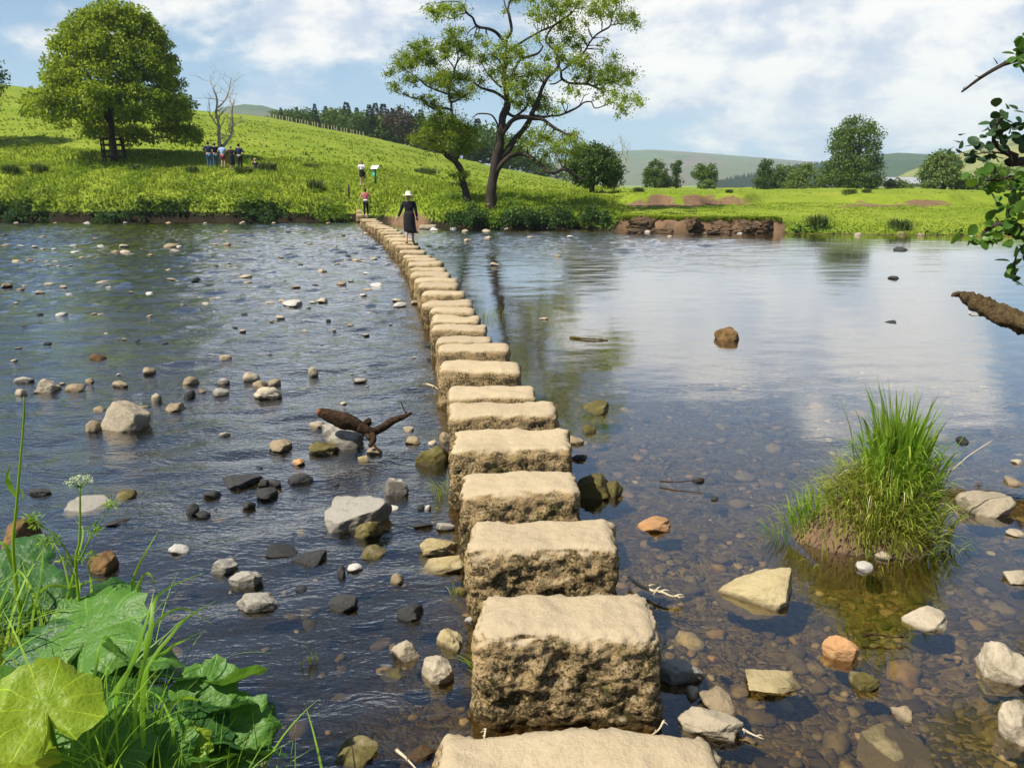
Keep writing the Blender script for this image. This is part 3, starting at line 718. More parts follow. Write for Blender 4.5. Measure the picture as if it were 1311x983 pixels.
for q in [(6, 314, 10), (25, 315, 8), (43, 316, 9), (53, 319, 7), (68, 319, 8), (92, 315, 10), (93, 323, 10), (128, 316, 11), (146, 323, 13), (158, 323, 14), (168, 326, 8), (156, 315, 10), (191, 327, 8), (217, 315, 18, "pale rock heap's largest stone in the distant riffle"), (228, 316, 9), (221, 321, 12), (262, 320, 7), (274, 313, 7), (290, 313, 9), (54, 303, 6), (19, 335, 14), (35, 333, 10), (70, 335, 9), (58, 335, 10), (103, 330, 8), (74, 341, 7), (5, 366, 14), (30, 366, 8), (24, 371, 10), (60, 364, 13), (49, 374, 11), (79, 367, 10), (87, 377, 10), (19, 388, 6), (130, 362, 16, "tan rounded rock by itself in mid riffle"), (138, 368, 7), (219, 358, 12), (226, 360, 6), (313, 354, 14, "small pale rock above a darker twin in mid riffle"), (317, 362, 11), (190, 376, 12), (167, 374, 8), (263, 389, 13), (271, 383, 8), (77, 403, 14), (127, 403, 9), (191, 405, 9), (135, 427, 6),
          (395, 312, 9), (456, 333, 12), (478, 332, 11), (465, 335, 8), (412, 347, 13), (435, 363, 19, "pale flat-faced rock in mid riffle near the crossing"), (441, 370, 6), (482, 365, 17, "smooth cream rock, largest of three by the crossing"), (470, 371, 12), (464, 378, 11), (377, 367, 12), (345, 388, 11), (360, 385, 12), (373, 389, 28, "long low tan rock, biggest of a chain in mid riffle"), (412, 385, 15), (400, 387, 9), (507, 384, 11), (511, 390, 20, "broad tan rock close beside the crossing"), (530, 387, 13), (442, 334, 6), (461, 320, 6), (469, 350, 8), (412, 303, 6), (390, 424, 9), (530, 458, 7), (595, 296, 12), (623, 296, 12), (599, 308, 10), (625, 305, 10), (555, 294, 13), (679, 304, 9), (730, 303, 8), (714, 328, 9), (633, 339, 12), (858, 303, 8), (696, 408, 13)]:
    rk(q[0], q[1], q[2], 0, random.choice(["pale", "pale", "tan", "white"]), q[3] if len(q) > 3 else None)
for q in [(4, 378, 8), (249, 358, 14), (281, 372, 8), (235, 392, 9), (550, 443, 14), (553, 460, 16), (240, 296, 5), (330, 340, 6), (150, 345, 6), (420, 410, 8), (300, 420, 9), (60, 440, 10), (345, 455, 9), (210, 440, 9), (330, 600, 10), (430, 620, 10)]: rk(q[0], q[1], q[2], 0, "dark")
for q in [(1001, 295.5, 7), (1014, 296.5, 6), (1025, 297, 9), (1047, 297.5, 8), (1155, 299, 11), (1181, 300.5, 9), (1245, 303, 9), (1277, 304, 9), (1262, 303, 6), (700, 293, 8), (760, 293, 9), (830, 297, 9), (905, 299, 8), (948, 299, 7), (1085, 299, 6), (20, 286, 7), (70, 286, 6), (110, 286.5, 8), (160, 286, 7), (215, 286, 7), (262, 286.5, 6), (310, 286, 8), (350, 286, 6), (420, 286, 7), (580, 292.5, 9), (650, 293.5, 8)]: rk(q[0], q[1], q[2], 0, random.choice(["pale", "white", "tan"]))
rr = random.Random(3)
for _ in range(80):                        # the many small stones that just break the riffle
    u, v = rr.uniform(0, 500), rr.choice([rr.uniform(296, 345), rr.uniform(345, 500)])
    rk(u, v, rr.uniform(4, 8) * (1 if v < 360 else 1.3), 0, rr.choice(["tan", "pale", "dark", "grey"]))
placed = []
for i, (u, v, w, h, tone, lab, flat, sunk) in enumerate(RK):
    hh = h if h else w * rr.uniform(.26, .42)
    p = at(u, v + hh * .30, 0)
    k = ppm(p); rx = w / k / 2 * 1.1
    graz = (CH - p.z) / (p - Vector((0, 0, CH))).length
    ry = rx * rr.uniform(.75, 1.05)
    vis = max(.16 * rx, hh / k - ry * graz * .9)
    big = w > 26
    me = proto(tone, i % 5, 1 if big else 0, flat)
    if i == 0:
        me = rockmesh(101, 5, 0, .1); me.materials.append(M[tone])
    o = link("rock", me)
    rz_ = max(vis * (.8 if not flat else 1.15), .20 * rx)
    if i == 0: rx *= 1.2; ry *= 1.2; rz_ *= 1.35
    o.scale = (rx, ry, rz_)
    o.rotation_euler = (rr.uniform(-.2, .2), rr.uniform(-.2, .2), rr.uniform(0, 6.28) if not (big and w / max(hh, 1) > 1.5) else rr.uniform(-.3, .3))
    zc = rz_ * (rr.uniform(-.05, .2) if not flat else .12)
    if sunk == 1: zc = -rz_ * .72
    if sunk == 2: zc = -rz_ * 1.05
    if 284 < v < 287: zc += .02
    o.location = (p.x, p.y + ry * .7, zc)
    placed.append(dict(o=o, p=Vector((p.x, p.y, 0)), lab=lab, tone=tone, w=w, v=v, u=u))
WORD = dict(tan="tan", pale="pale", grey="grey", dark="dark", moss="mossy", yellow="yellowish", orange="orange", white="white", brown="brown")
NTH = " second third fourth fifth sixth seventh eighth ninth tenth eleventh twelfth thirteenth fourteenth fifteenth sixteenth seventeenth eighteenth nineteenth twentieth".split(" ")
def nth(k): return "closest" if k == 0 else (NTH[k] + " closest" if k < len(NTH) else f"{k + 1}th closest")
short = {"large pale boulder with a split face and dark shaded front in the riffle": "the big split boulder", "pitted grey boulder that holds up the driftwood": "the driftwood boulder",
         "biggest dark grey boulder, flat pale top, wet black sides": "the biggest grey boulder", "brown weed-covered rock alone in the riffle": "the brown weed-covered rock",
         "tan rounded rock by itself in mid riffle": "the lone tan rounded rock", "pale rock heap's largest stone in the distant riffle": "the distant pale rock heap",
         "pyramid-shaped brown rock alone in the calm pool": "the pyramid rock in the pool", "long low tan rock, biggest of a chain in mid riffle": "the long low tan rock",
         "large pale rounded rock, one of a loose row with grey neighbours": "the large pale rounded rock", "large flat pale slab with mossy edges in clear shallows": "the flat pale slab",
         "white-topped rock in the blue ripples": "the white-topped rock", "olive mossy dome rock in the calm pool": "the mossy dome rock", "large pale flat rock, half in shadow, behind the tussock": "the pale flat rock behind the tussock"}
LM = [(short[d["lab"]], d["p"], d) for d in placed if d["lab"] in short]
for i in range(1, len(STONES)):
    LM.append((f"the {ORD[i]} stepping stone" if i > 0 else "", Vector((STONES[i].location.x, STONES[i].location.y, 0)), None))
LM += [("the big leaning alder's trunk", at(628, 292, 0), None), ("the railed chestnut tree", at(147, 286, 0), None), ("the group of five people", at(300, 286, 0), None), ("the lone big field tree", at(1095, 300, 0), None), ("the round bright field tree", at(1207, 302, 0), None), ("the bare brown river cliff", at(880, 298, 0), None)]
for d in placed:
    lab = d["lab"]
    if not lab:
        best = None
        for nm, q, dd in LM:
            dist = (d["p"] - q).length
            rank = sum(1 for e in placed if e is not d and e is not dd and (e["p"] - q).length < dist)
            key = rank + dist * .15
            if best is None or key < best[0]: best = (key, nm, rank)
        size = "tiny" if d["w"] < 9 else "small" if d["w"] < 20 else "mid-sized"
        lab = f"{size} {WORD[d['tone']]} rock, the {nth(best[2])} rock to {best[1]}"
    grp = "rocks breaking the river surface"
    tag(d["o"], lab, "rock", grp)

# ------------------------------------------------------------------ gravel on the near bed (stuff)
def pebbles():
    bm = bmesh.new(); bmesh.ops.create_icosphere(bm, subdivisions=2, radius=1)
    V0_ = np.array([v.co[:] for v in bm.verts]); F0 = np.array([[v.index for v in f.verts] for f in bm.faces]); bm.free()
    n = 5200
    Y = 2.3 + 9 * rng.random(n) ** 1.5; X = -2.6 + (Y * .72 + 3.6) * rng.random(n)
    s = np.clip(np.exp(rng.normal(-3.55, .5, n)), .012, .11)
    z, _, wet = terrain(X, Y)
    ok = (z < -.02) & (X > -2.5) & ((X > .1) | (rng.random(n) < .12)); X, Y, s, z = X[ok], Y[ok], s[ok], z[ok]; n = len(X)
    a = rng.uniform(0, 6.28, n); sx = s * rng.uniform(.8, 1.4, n); sy = s * rng.uniform(.6, 1, n); sz = s * rng.uniform(.3, .6, n)
    W = V0_[None] * (1 + .22 * rng.normal(0, 1, (n, len(V0_), 1)) * .6)
    x = W[..., 0] * sx[:, None]; y = W[..., 1] * sy[:, None]
    P = np.stack([X[:, None] + x * np.cos(a)[:, None] - y * np.sin(a)[:, None], Y[:, None] + x * np.sin(a)[:, None] + y * np.cos(a)[:, None], np.minimum(z[:, None] + W[..., 2] * sz[:, None] + sz[:, None] * .3, -.012)], -1).reshape(-1, 3)
    F = (F0[None] + np.arange(n)[:, None, None] * len(V0_)).reshape(-1, 3)
    m, t = newmat("bed_pebbles")
    g = t.n("ShaderNodeNewGeometry"); nz = t.noise(g.outputs["Position"], 30, 4)
    c = t.ramp(g.outputs["Random Per Island"], [(0, (.045, .034, .017)), (.35, (.10, .074, .036)), (.6, (.17, .13, .065)), (.8, (.25, .195, .11)), (.93, (.32, .205, .09)), (1, (.5, .42, .28))])
    c = t.mix(t.math("MULTIPLY", t.math("SUBTRACT", nz, .45, clamp=True), 2, clamp=True), c, (.05, .036, .014))
    t.out(t.pbr(c, .8, .2))
    o = link("gravel", mesh("gravel", P, F), None, [m]); tag(o, "brown gravel and cobbles lying on the shallow river bed", kind="stuff")
pebbles()
# ------------------------------------------------------------------ foliage helpers
def clump_leaves(C, Rr, per, L, flat=.8, droop=.2, aspect=.55, shell=.0, gauss=0):
    """leaves filling ball-like clumps: C centres (n,3), Rr radii (n), per leaves for each"""
    n = len(C); idx = np.repeat(np.arange(n), per); N = len(idx)
    d = unit(rng.normal(size=(N, 3))); r = np.minimum((shell + (1 - shell) * rng.random(N)) ** .5 if not gauss else np.abs(rng.normal(0, gauss, N)), 1.7)
    off = d * (r * Rr[idx])[:, None]; off[:, 2] *= flat
    P = C[idx] + off
    T = unit(d * .5 + rng.normal(size=(N, 3)) * .7 + np.array([0, 0, -droop]))
    Nn = unit(rng.normal(size=(N, 3)) * .75 + d * .4 + np.array([0, 0, .8]))
    l = L * rng.uniform(.65, 1.3, N)
    return leaf_quads(P, T, Nn, l, l * aspect)
def leaf_obj(name, VF, m, parent=None):
    V, F = VF
    me = mesh(name, V, F, False); return link(name, me, parent, [m])

def traced_tree(name, label, cat, Y0, base, limbs, clumps, leafm, barkm, per, L, depth, seed, twigs=True, group=None, lift=0.0):
    """limbs: lists of (u, v, half width px); clumps (u, v, r px); each gets its own depth so the crown is round"""
    rd = random.Random(seed)
    root = empty(name, base); tag(root, label, cat, group)
    inv = Vector(base)
    g = Geo(); pts = []
    for li, lb in enumerate(limbs):
        dy0, dy1 = (0, 0) if li == 0 else (lb[0][3] if len(lb[0]) > 3 else 0, rd.uniform(-1, 1) * depth * .7)
        if len(lb[0]) > 4: dy1 = lb[0][4]
        P = []; Rd = []
        for i, q in enumerate(lb):
            f = i / max(1, len(lb) - 1)
            p = atY(q[0], q[1], Y0 + dy0 + (dy1 - dy0) * f)
            P.append(p - inv); Rd.append(q[2] / ppm(p))
        S = smooth_path(P, 5); Rr = np.interp(np.linspace(0, 1, len(S)), np.linspace(0, 1, len(Rd)), Rd)
        S = [s + Vector((mn.noise(s * 1.3), mn.noise(s * 1.3 + Vector((9, 0, 0))), mn.noise(s * 1.3 + Vector((0, 9, 0))))) * min(.12, r * 1.2) * (i > 0) for i, (s, r) in enumerate(zip(S, Rr))]
        g.tube(S, list(Rr), 9 if Rr[0] > .12 else 6, wob=.25)
        pts += [(s, r) for s, r in zip(S, Rr)]
    Cs = []; Rs = []
    tp = np.array([p[0][:] for p in pts])
    for (u, v, r) in clumps:
        best = None
        pc = atY(u, v, Y0) - inv
        k = np.argmin(np.hypot(tp[:, 0] - pc.x, tp[:, 2] - pc.z)); q = pts[k][0]
        p = atY(u, v, Y0 + q.y + rd.uniform(-1, 1) * depth * .45) - inv
        rr_ = r / ppm(p + inv)
        for _ in range(2):
            Cs.append(p + Vector((rd.uniform(-1, 1) * rr_ * .3, rd.uniform(-1, 1) * rr_ * 1.2, rd.uniform(-1, 1) * rr_ * .3))); Rs.append(rr_)
        if twigs:
            for _ in range(2):
                e = p + Vector((rd.uniform(-1, 1), rd.uniform(-1, 1), rd.uniform(-.6, 1))) * rr_ * .8
                mid = q.lerp(e, .5) + Vector((rd.uniform(-1, 1), rd.uniform(-1, 1), rd.uniform(-.2, .8))) * (e - q).length * .12
                S = smooth_path([q, mid, e], 4)
                g.tube(S, [max(.012, min(.05, pts[k][1] * .6)) * (1 - .75 * i / (len(S) - 1)) for i in range(len(S))], 4, cap=False)
    tr = g.build("trunk", barkm, root)
    Cs = np.array([c[:] for c in Cs]); Rs = np.array(Rs)
    per_ = np.maximum(6, (per * (Rs / np.median(Rs)) ** 2)).astype(int)
    cr = leaf_obj("crown", clump_leaves(Cs, Rs * 1.15, per_, L, .7, .25, gauss=.95), leafm, root)
    return root

# ------------------------------------------------------------------ the leaning alders by the crossing
Y1 = 42.2
bp = on_slope(629, 268); Y1 = bp.y
bigl = [
    [(630, 275, 9), (629, 262, 7.6), (629.5, 240, 6.6), (633, 212, 6), (637, 195, 6), (640, 175, 5.4), (643, 155, 5), (648, 138, 4.6), (649, 122, 3.6), (645, 104, 2.8), (646, 88, 2.4), (648, 68, 2.2), (648, 53, 2)],
    [(648, 53, 2, 0, .6), (655, 37, 1.9), (653, 22, 1.7), (651, 9, 1.4), (658, -12, 1.0)], [(652, 18, 1.2, .4, 1.2), (647, 8, 1), (643, -6, .8)],
    [(647, 55, 2, 0, -1.4), (640, 47, 1.9), (632, 41, 1.8), (622, 37, 1.7), (611, 33.5, 1.6), (606, 24, 1.5), (597, 17, 1.3), (593, 8, 1), (586, 3, .7), (570, 2, .4)],
    [(597, 17, 1, -1, -1.8), (588, 19, .8), (579, 24, .7), (566, 20, .4)], [(594, 9, .8, -1.2, -.5), (596, 2, .6), (604, -8, .4)],
    [(634, 208, 5, 0, 1.5), (647, 196, 4.4), (658, 180, 4), (669, 165, 3.7), (680, 149, 3.3), (690, 125, 2.6), (698, 103, 2.3), (716, 82, 2), (711, 68, 1.7), (704, 60, 1.5), (699, 50, 1.4), (708, 34, 1.4), (729, 20, 1.2), (737, 9, .9), (743, -5, .6)],
    [(650, 108, 2.4, 0, 1), (659, 88, 2), (667, 76, 1.8), (680, 72, 1.6), (690, 67, 1.4), (696, 60, 1.2)], [(652, 64, 1.6, 0, 2), (664, 57, 1.4), (682, 46, 1.3), (700, 37, 1.2), (712, 30, 1)],
    [(712, 76, 1.6, 1, 2.4), (717, 91, 1.6), (720, 102, 1.7), (734, 107, 1.7), (754, 108, 1.5), (769, 113, 1.2), (776, 108, .8), (795, 100, .5)], [(720, 102, 1.2, 1.6, 1), (711, 107, 1), (704, 108, .7)],
    [(717, 92, 1.3, 1, 3), (735, 80, 1.3), (749, 66, 1.3), (755, 56, 1.3), (763, 46, 1.2), (772, 39, 1.1), (781, 33, 1), (783, 22, .7), (790, 8, .4)], [(781, 33, .8, 2.8, 3.4), (792, 31, .6), (801, 30, .4), (812, 27, .3)],
    [(683, 148, 2, .8, -1.5), (700, 150, 1.5), (719, 146, 1.5), (728, 144, 1.5), (741.5, 136, 1.3), (748, 132, 1), (757, 131, .9), (761, 138, .8), (772, 136, .7), (785, 132, .5), (802, 141, .3)], [(741.5, 136, .8, -1, -1.2), (745, 129, .7), (748, 123, .5), (755, 120, .3)],
    [(640, 176, 4, 0, -1.2), (650, 163, 3.2), (662, 152, 2.8), (683, 152, 2.4), (697, 154, 2.2), (709, 165, 2), (718, 169, 1.7), (726, 172, 1.3), (738, 173, .7)],
    [(645, 140, 2.4, 0, 1.6), (652, 146, 2), (660, 149, 1.8), (668, 144, 1.5), (675, 135, 1.2)],
    [(633, 220, 4.2, 0, -2.2), (641, 211, 3.3), (654, 201, 2.9), (669, 198, 2.7), (679, 201, 2.6), (690, 211, 2.5), (700, 220, 2.4), (711, 221, 2.2), (723, 216, 2), (737, 225, 1.6), (750, 232, 1.1)],
    [(640, 172, 1.6, 0, -.8), (636, 158, 1.3), (629, 147.5, 1.1), (613, 146, .9), (605, 151, .5)], [(647, 128, 2, 0, -1), (641, 124, 2), (632, 117, 1.8), (617, 113, 1.4), (606, 106, .9)], [(642, 112, 1.5, 0, .9), (634, 105, 1.2), (624, 93, 1), (618, 84, .7)],
    [(646, 92, 1.3, 0, -.8), (640, 79, 1.1), (630, 70, .8)],
]
bigc = [(555, 15, 9), (565, 12, 9), (580, 15, 9), (590, 8, 8), (560, 22, 6), (548, 10, 5), (655, 60, 12), (640, 62, 9), (620, 55, 8), (612, 48, 6), (665, 65, 11), (650, 45, 5), (605, 70, 11), (620, 75, 11), (632, 72, 9), (600, 55, 7), (640, 88, 8), (630, 92, 9), (645, 97, 10), (660, 95, 9),
        (615, 105, 9), (605, 110, 10), (655, 110, 12), (665, 120, 11), (670, 105, 11), (680, 95, 12), (690, 90, 10), (700, 90, 10), (675, 85, 9), (665, 135, 12), (680, 130, 12), (695, 125, 10), (700, 138, 9), (710, 142, 7), (690, 140, 10), (655, 130, 7), (668, 70, 7),
        (690, 25, 10), (700, 20, 9), (680, 18, 7), (715, 15, 11), (730, 27, 10), (720, 36, 11), (710, 6, 11), (725, 0, 12), (740, 3, 9), (700, 0, 9), (680, 0, 9), (690, 10, 7), (705, 52, 8), (725, 52, 11), (738, 57, 9), (745, 49, 7), (715, 62, 9), (735, 42, 8), (750, 30, 5),
        (760, 10, 12), (775, 6, 12), (790, 4, 12), (770, 18, 9), (785, 18, 9), (756, 14, 7), (800, 20, 9), (812, 25, 8), (816, 32, 6), (796, 23, 7), (808, 18, 6), (720, 75, 9), (730, 80, 9), (740, 76, 10), (750, 73, 7), (745, 86, 11), (757, 90, 11), (770, 96, 9), (740, 100, 8), (755, 100, 9), (768, 104, 9),
        (782, 86, 12), (790, 92, 10), (800, 95, 10), (811, 94, 8), (786, 74, 7), (788, 102, 10), (804, 105, 8), (775, 100, 8), (768, 58, 4), (775, 52, 4), (770, 66, 4), (730, 115, 8), (740, 118, 6), (772, 117, 7), (785, 122, 8), (800, 127, 9), (813, 128, 8), (819, 133, 5), (795, 136, 7), (780, 130, 6), (800, 144, 6), (790, 149, 3.5), (720, 130, 5), (765, 125, 4),
        (690, 175, 12), (700, 180, 12), (712, 186, 12), (680, 185, 10), (670, 180, 9), (665, 190, 9), (725, 180, 10), (735, 178, 8), (740, 187, 7), (655, 185, 9), (700, 196, 10), (715, 196, 10), (728, 193, 9), (720, 206, 6), (680, 170, 7), (735, 172, 6), (748, 183, 3.5), (648, 72, 9), (700, 75, 8), (690, 50, 7), (672, 110, 9), (650, 82, 9), (560, 18, 6), (572, 8, 7), (583, 22, 5), (662, 2, 5), (655, -3, 6), (645, 15, 4), (770, -8, 12), (740, -12, 12), (700, -14, 12), (790, -10, 10)]
traced_tree("alder_tree", "large leaning alder with twisting dark limbs and airy crown on the bank", "tree", Y1, bp + Vector((0, 0, -.1)), bigl, bigc, M["alder"], M["bark"], 150, .125, 3.2, 11)
bp2 = on_slope(599, 258); Y2 = bp2.y
sml = [[(601, 268, 6), (597, 250, 5), (592, 236, 4.5), (589, 220, 4.2), (583, 207, 4), (573, 200, 3.6), (565, 187, 3.2), (566, 175, 2.6), (573, 163, 2.2), (580, 152, 2), (578, 136, 1.8), (575, 118, 1.5), (579, 100, 1.3), (582, 88, 1.1), (586, 72, .8), (582, 50, .5)],
       [(583, 207, 2.4, 0, 1.2), (590, 196, 2), (593, 182, 1.6), (597, 168, 1)], [(567, 188, 2, 0, -1.2), (556, 182, 1.5), (545, 177, 1), (534, 177, .6)], [(570, 170, 1.8, 0, .8), (562, 158, 1.4), (555, 148, 1)],
       [(580, 142, 1.4, 0, -.8), (571, 139, 1.5), (556, 139, 1.4), (546, 134, 1.2), (538, 127, 1), (523, 123.5, .7), (514, 119, .4)], [(576, 122, 1.3, 0, -1), (562, 117, 1.2), (547, 111, 1.1), (540, 104, .9), (533, 99, .7), (520, 90, .4)],
       [(577, 108, 1.2, 0, 1), (565, 95, 1), (556, 84, .8), (540, 72, .5)], [(582, 90, .9, 0, -.7), (575, 78, .8), (568, 68, .5)], [(582, 86, .8, 0, .6), (590, 74, .7), (600, 68, .4)], [(578, 132, 1.2, 0, .7), (590, 126, 1), (604, 118, .6)], [(590, 226, .8, 0, .5), (582, 224, .5), (570, 222, .3)]]
smc = [(510, 78, 7), (520, 70, 9), (530, 75, 10), (540, 70, 10), (550, 68, 10), (535, 61, 8), (545, 56, 7), (525, 58, 5), (515, 85, 7), (500, 90, 6), (496, 96, 4), (505, 108, 6), (508, 115, 5), (520, 100, 7), (530, 103, 8), (555, 78, 9), (550, 82, 7), (525, 82, 9), (565, 62, 9), (575, 52, 9), (585, 55, 9), (590, 62, 9), (580, 45, 7), (590, 39, 6), (577, 38, 6), (600, 64, 7), (572, 64, 7), (570, 72, 6),
       (560, 98, 9), (570, 95, 9), (580, 98, 11), (590, 98, 11), (600, 100, 9), (555, 105, 7), (575, 110, 9), (585, 118, 9), (595, 122, 7), (565, 108, 7), (578, 122, 7), (550, 100, 5), (545, 105, 4), (545, 130, 7), (555, 130, 7), (560, 138, 7), (550, 122, 5), (540, 124, 3.5), (530, 124, 3.5), (518, 120, 3.5)]
smy = [(565, 148, 9), (555, 152, 9), (575, 152, 11), (585, 160, 11), (595, 165, 11), (570, 165, 12), (555, 165, 9), (545, 172, 9), (535, 178, 8), (527, 178, 5), (560, 178, 11), (575, 175, 11), (590, 180, 11), (600, 175, 9), (606, 168, 7), (555, 190, 7), (570, 188, 7), (595, 192, 7), (585, 195, 5), (615, 185, 4), (590, 225, 7), (597, 222, 5), (580, 225, 4), (605, 190, 6), (548, 160, 7)]
traced_tree("alder_tree", "slim crooked alder leaning towards the crossing, yellow-green lower leaves", "tree", Y2, bp2 + Vector((0, 0, -.1)), sml, smc + smy, M["alder2"], M["bark"], 150, .125, 2.2, 12)

# ------------------------------------------------------------------ broad trees
def outline_tree(name, label, base, prof, axis_u, Y, leafm, barkm, nclump, per, L, cr, trunk_r, squash=.9, group=None, cat="tree", droop=.3, trunk_top=None, seed=1, inner=.25, lift=0, squ=.7, sh=0.0):
    """prof: (v, left u, right u) from top to bottom; a solid of revolution-like crown filled with leaf clumps"""
    rd = random.Random(seed)
    root = empty(name, base); tag(root, label, cat, group); b = Vector(base)
    vs_ = [p[0] for p in prof]
    C = []; N = 0
    while len(C) < nclump:
        v = rd.uniform(vs_[0], vs_[-1]); lu = np.interp(v, vs_, [p[1] for p in prof]); ru = np.interp(v, vs_, [p[2] for p in prof])
        wmax = max(p[2] - p[1] for p in prof)
        if rd.random() > ((ru - lu) / wmax) * .8 + .2: continue
        ph = rd.uniform(0, 2 * math.pi); rr_ = rd.uniform(.72, 1.0) if rd.random() > inner else rd.uniform(.2, .75)
        c, s = math.cos(ph), math.sin(ph)
        k = ppm((0, Y, b.z + 3))
        half = ((ru - axis_u) if c > 0 else (axis_u - lu)); mean = (ru - lu) / 2
        if lift and s < .3 and v > lift: v = lift - rd.random() * 30
        p = atY(axis_u + half * c * rr_ * .95, v, Y); p.y += mean / k * s * rr_ * squash
        C.append((p - b)[:])
    C = np.array(C); Rs = np.full(nclump, cr) * rng.uniform(.65, 1.25, nclump)
    g = Geo()
    top = np.percentile(C[:, 2], 75); x0 = 0
    g.tube(smooth_path([(0, 0, -.2), (0, 0, .15 * top), (trunk_r * .3, 0, .4 * top), (0, 0, top)], 4), [trunk_r * 1.35] + [trunk_r] * 5 + [trunk_r * .75] * 4 + [trunk_r * .3] * 3, 9, wob=.2)
    hi = [i for i in range(nclump) if C[i][2] > np.percentile(C[:, 2], 45)]
    for i in rd.sample(hi, min(14, len(hi))):
        e = Vector(C[i]) * .9
        g.tube(smooth_path([(0, 0, e.z * .45), (e.x * .4, e.y * .4, e.z * .72), e], 3), [trunk_r * .4 * (1 - .12 * j) for j in range(7)], 5, cap=False)
    g.build("trunk", barkm, root)
    leaf_obj("crown", clump_leaves(C, Rs, np.full(nclump, per), L, squ, droop, shell=sh), leafm, root)
    return root
bc = on_slope(147, 208)
outline_tree("chestnut_tree", "big domed chestnut with sweeping skirt of leaves and railed trunk on the slope", bc + Vector((0, 0, -.1)),
             [(6, 132, 168), (14, 114, 186), (26, 100, 196), (42, 80, 204), (60, 68, 212), (80, 68, 222), (100, 60, 229), (120, 58, 235), (138, 52, 239), (150, 40, 242), (158, 32, 245), (166, 40, 256), (172, 175, 262), (178, 195, 262)],
             147, bc.y, M["chestnut"], M["bark"], 560, 110, .25, .76, .27, seed=5, droop=.8, inner=.2, lift=150, squ=.6, sh=.15)
sk = []                                   # (the low right-hand skirt belongs to the same crown)
# tree guard: square timber rail cage
tg = empty("tree_guard", bc, .35); tag(tg, "square dark timber rail cage round the chestnut's trunk", "tree guard")
for sx in (-1, 1):
    for sy in (-1, 1):
        g = Geo(); g.box((sx * .68, sy * .68, .85), (.12, .12, 1.9)); g.build("post", M["bark"], tg, False)
for k in range(4):
    for s, ax in ((-1, 0), (1, 0), (-1, 1), (1, 1)):
        g = Geo(); z = .4 + k * .42
        g.box((0, s * .74, z) if ax == 0 else (s * .74, 0, z), (1.55, .05, .11) if ax == 0 else (.05, 1.45, .11)); g.build("rail", M["bark"], tg, False)
# bare dead tree behind the group of people
def bare_tree(name, label, base, limbs, Y, m, seed, fine=26, length=.5):
    rd = random.Random(seed); root = empty(name, base); tag(root, label, "tree"); b = Vector(base); g = Geo(); tips = []
    def walk(p, d, r, n, lvl):
        P = [p]; 
        for _ in range(n):
            d = (d + Vector((rd.gauss(0, .22), rd.gauss(0, .22), rd.gauss(.05, .15)))).normalized(); p = p + d * length * (1 - .12 * lvl); P.append(p)
        g.tube(P, [r * (1 - .75 * i / n) for i in range(n + 1)], 5, cap=False)
        if lvl < 3:
            for i in range(1, n + 1):
                if rd.random() < .8:
                    dd = (d + Vector((rd.gauss(0, .8), rd.gauss(0, .8), rd.gauss(.3, .4)))).normalized()
                    walk(P[i], dd, r * .5 * (1 - .5 * i / n) + .006, max(2, n - 1), lvl + 1)
    for lb in limbs:
        P = [atY(u, v, Y + rd.uniform(-.3, .3) * (i > 0)) - b for i, (u, v, w) in enumerate(lb)]; k = ppm(b)
        S = smooth_path(P, 4); W = np.interp(np.linspace(0, 1, len(S)), np.linspace(0, 1, len(lb)), [w / k for _, _, w in lb])
        g.tube(S, list(W), 7, wob=.2)
        for i in range(len(S) // 3, len(S)):
            if rd.random() < .8: walk(S[i], Vector((rd.gauss(0, .7), rd.gauss(0, .6), rd.uniform(.1, .9))).normalized(), max(.015, W[i] * .5), 3, 2)
    g.build("trunk", m, root); return root
bd = on_slope(284, 205)
bare_tree("dead_tree", "bare dead tree with pale forked trunk behind the group of people", bd, [[(284, 212, 3.2), (283, 195, 2.6), (281, 184, 2.4), (280, 160, 1.7), (277, 145, 1.4), (278, 128, 1.1), (273, 113, .8), (268, 104, .5)], [(284, 190, 2, ), (290, 182, 1.7), (296, 173, 1.6), (298, 158, 1.4), (297, 142, 1.1), (300, 128, .7)], [(279, 138, 1), (287, 130, .9), (293, 116, .7), (296, 100, .4)], [(281, 165, .9), (272, 152, .8), (266, 142, .4)]], bd.y, M["barkpale"], 3)

# a tree just beyond the photo's edge: its twig tips enter and its shade lies on the slope
outline_tree("field_tree", "tree at the photo's edge, only twig tips in view, shading the slope", Vector((-49.6, 66, gz(-49.6, 66))), [(40, -80, -40), (60, -110, -16), (85, -122, -2), (110, -126, -4), (140, -118, -14), (165, -100, -30)], -62, 66, M["mid_leaf"], M["bark"], 200, 70, .26, .85, .3, seed=51)
# far field trees, each with its own shape
def ftree(label, u, vb, prof, Y, leafm, n, per, L, cr, tr=.3, name="tree", seed=1, cat="tree", group="trees standing along the far field"):
    p = atY(u, vb, Y); p.z -= .2
    outline_tree(name, label, p, prof, u, Y, leafm, M["bark"], n, per, L, cr, tr, group=group, cat=cat, seed=seed)
ftree("tallest tree on the far field, billowing dark green with a ragged top", 1095, 244, [(153, 1090, 1112), (160, 1082, 1122), (170, 1068, 1128), (185, 1066, 1128), (205, 1056, 1126), (225, 1052, 1130), (243, 1054, 1118)], 112, M["mid_leaf"], 250, 60, .34, .95, .5, seed=21)
ftree("round bright green tree with tiered leaves, near the barn roof", 1207, 246, [(194, 1202, 1214), (202, 1190, 1224), (215, 1182, 1232), (230, 1178, 1236), (245, 1184, 1228)], 104, M["pale_leaf"], 150, 50, .32, .7, .35, seed=22)
ftree("dome-shaped green tree, first of the field trees beyond the alder", 839, 238, [(206, 836, 842), (212, 828, 850), (222, 824, 854), (232, 822, 856), (238, 826, 852)], 128, M["mid_leaf"], 90, 40, .34, .6, .3, seed=23)
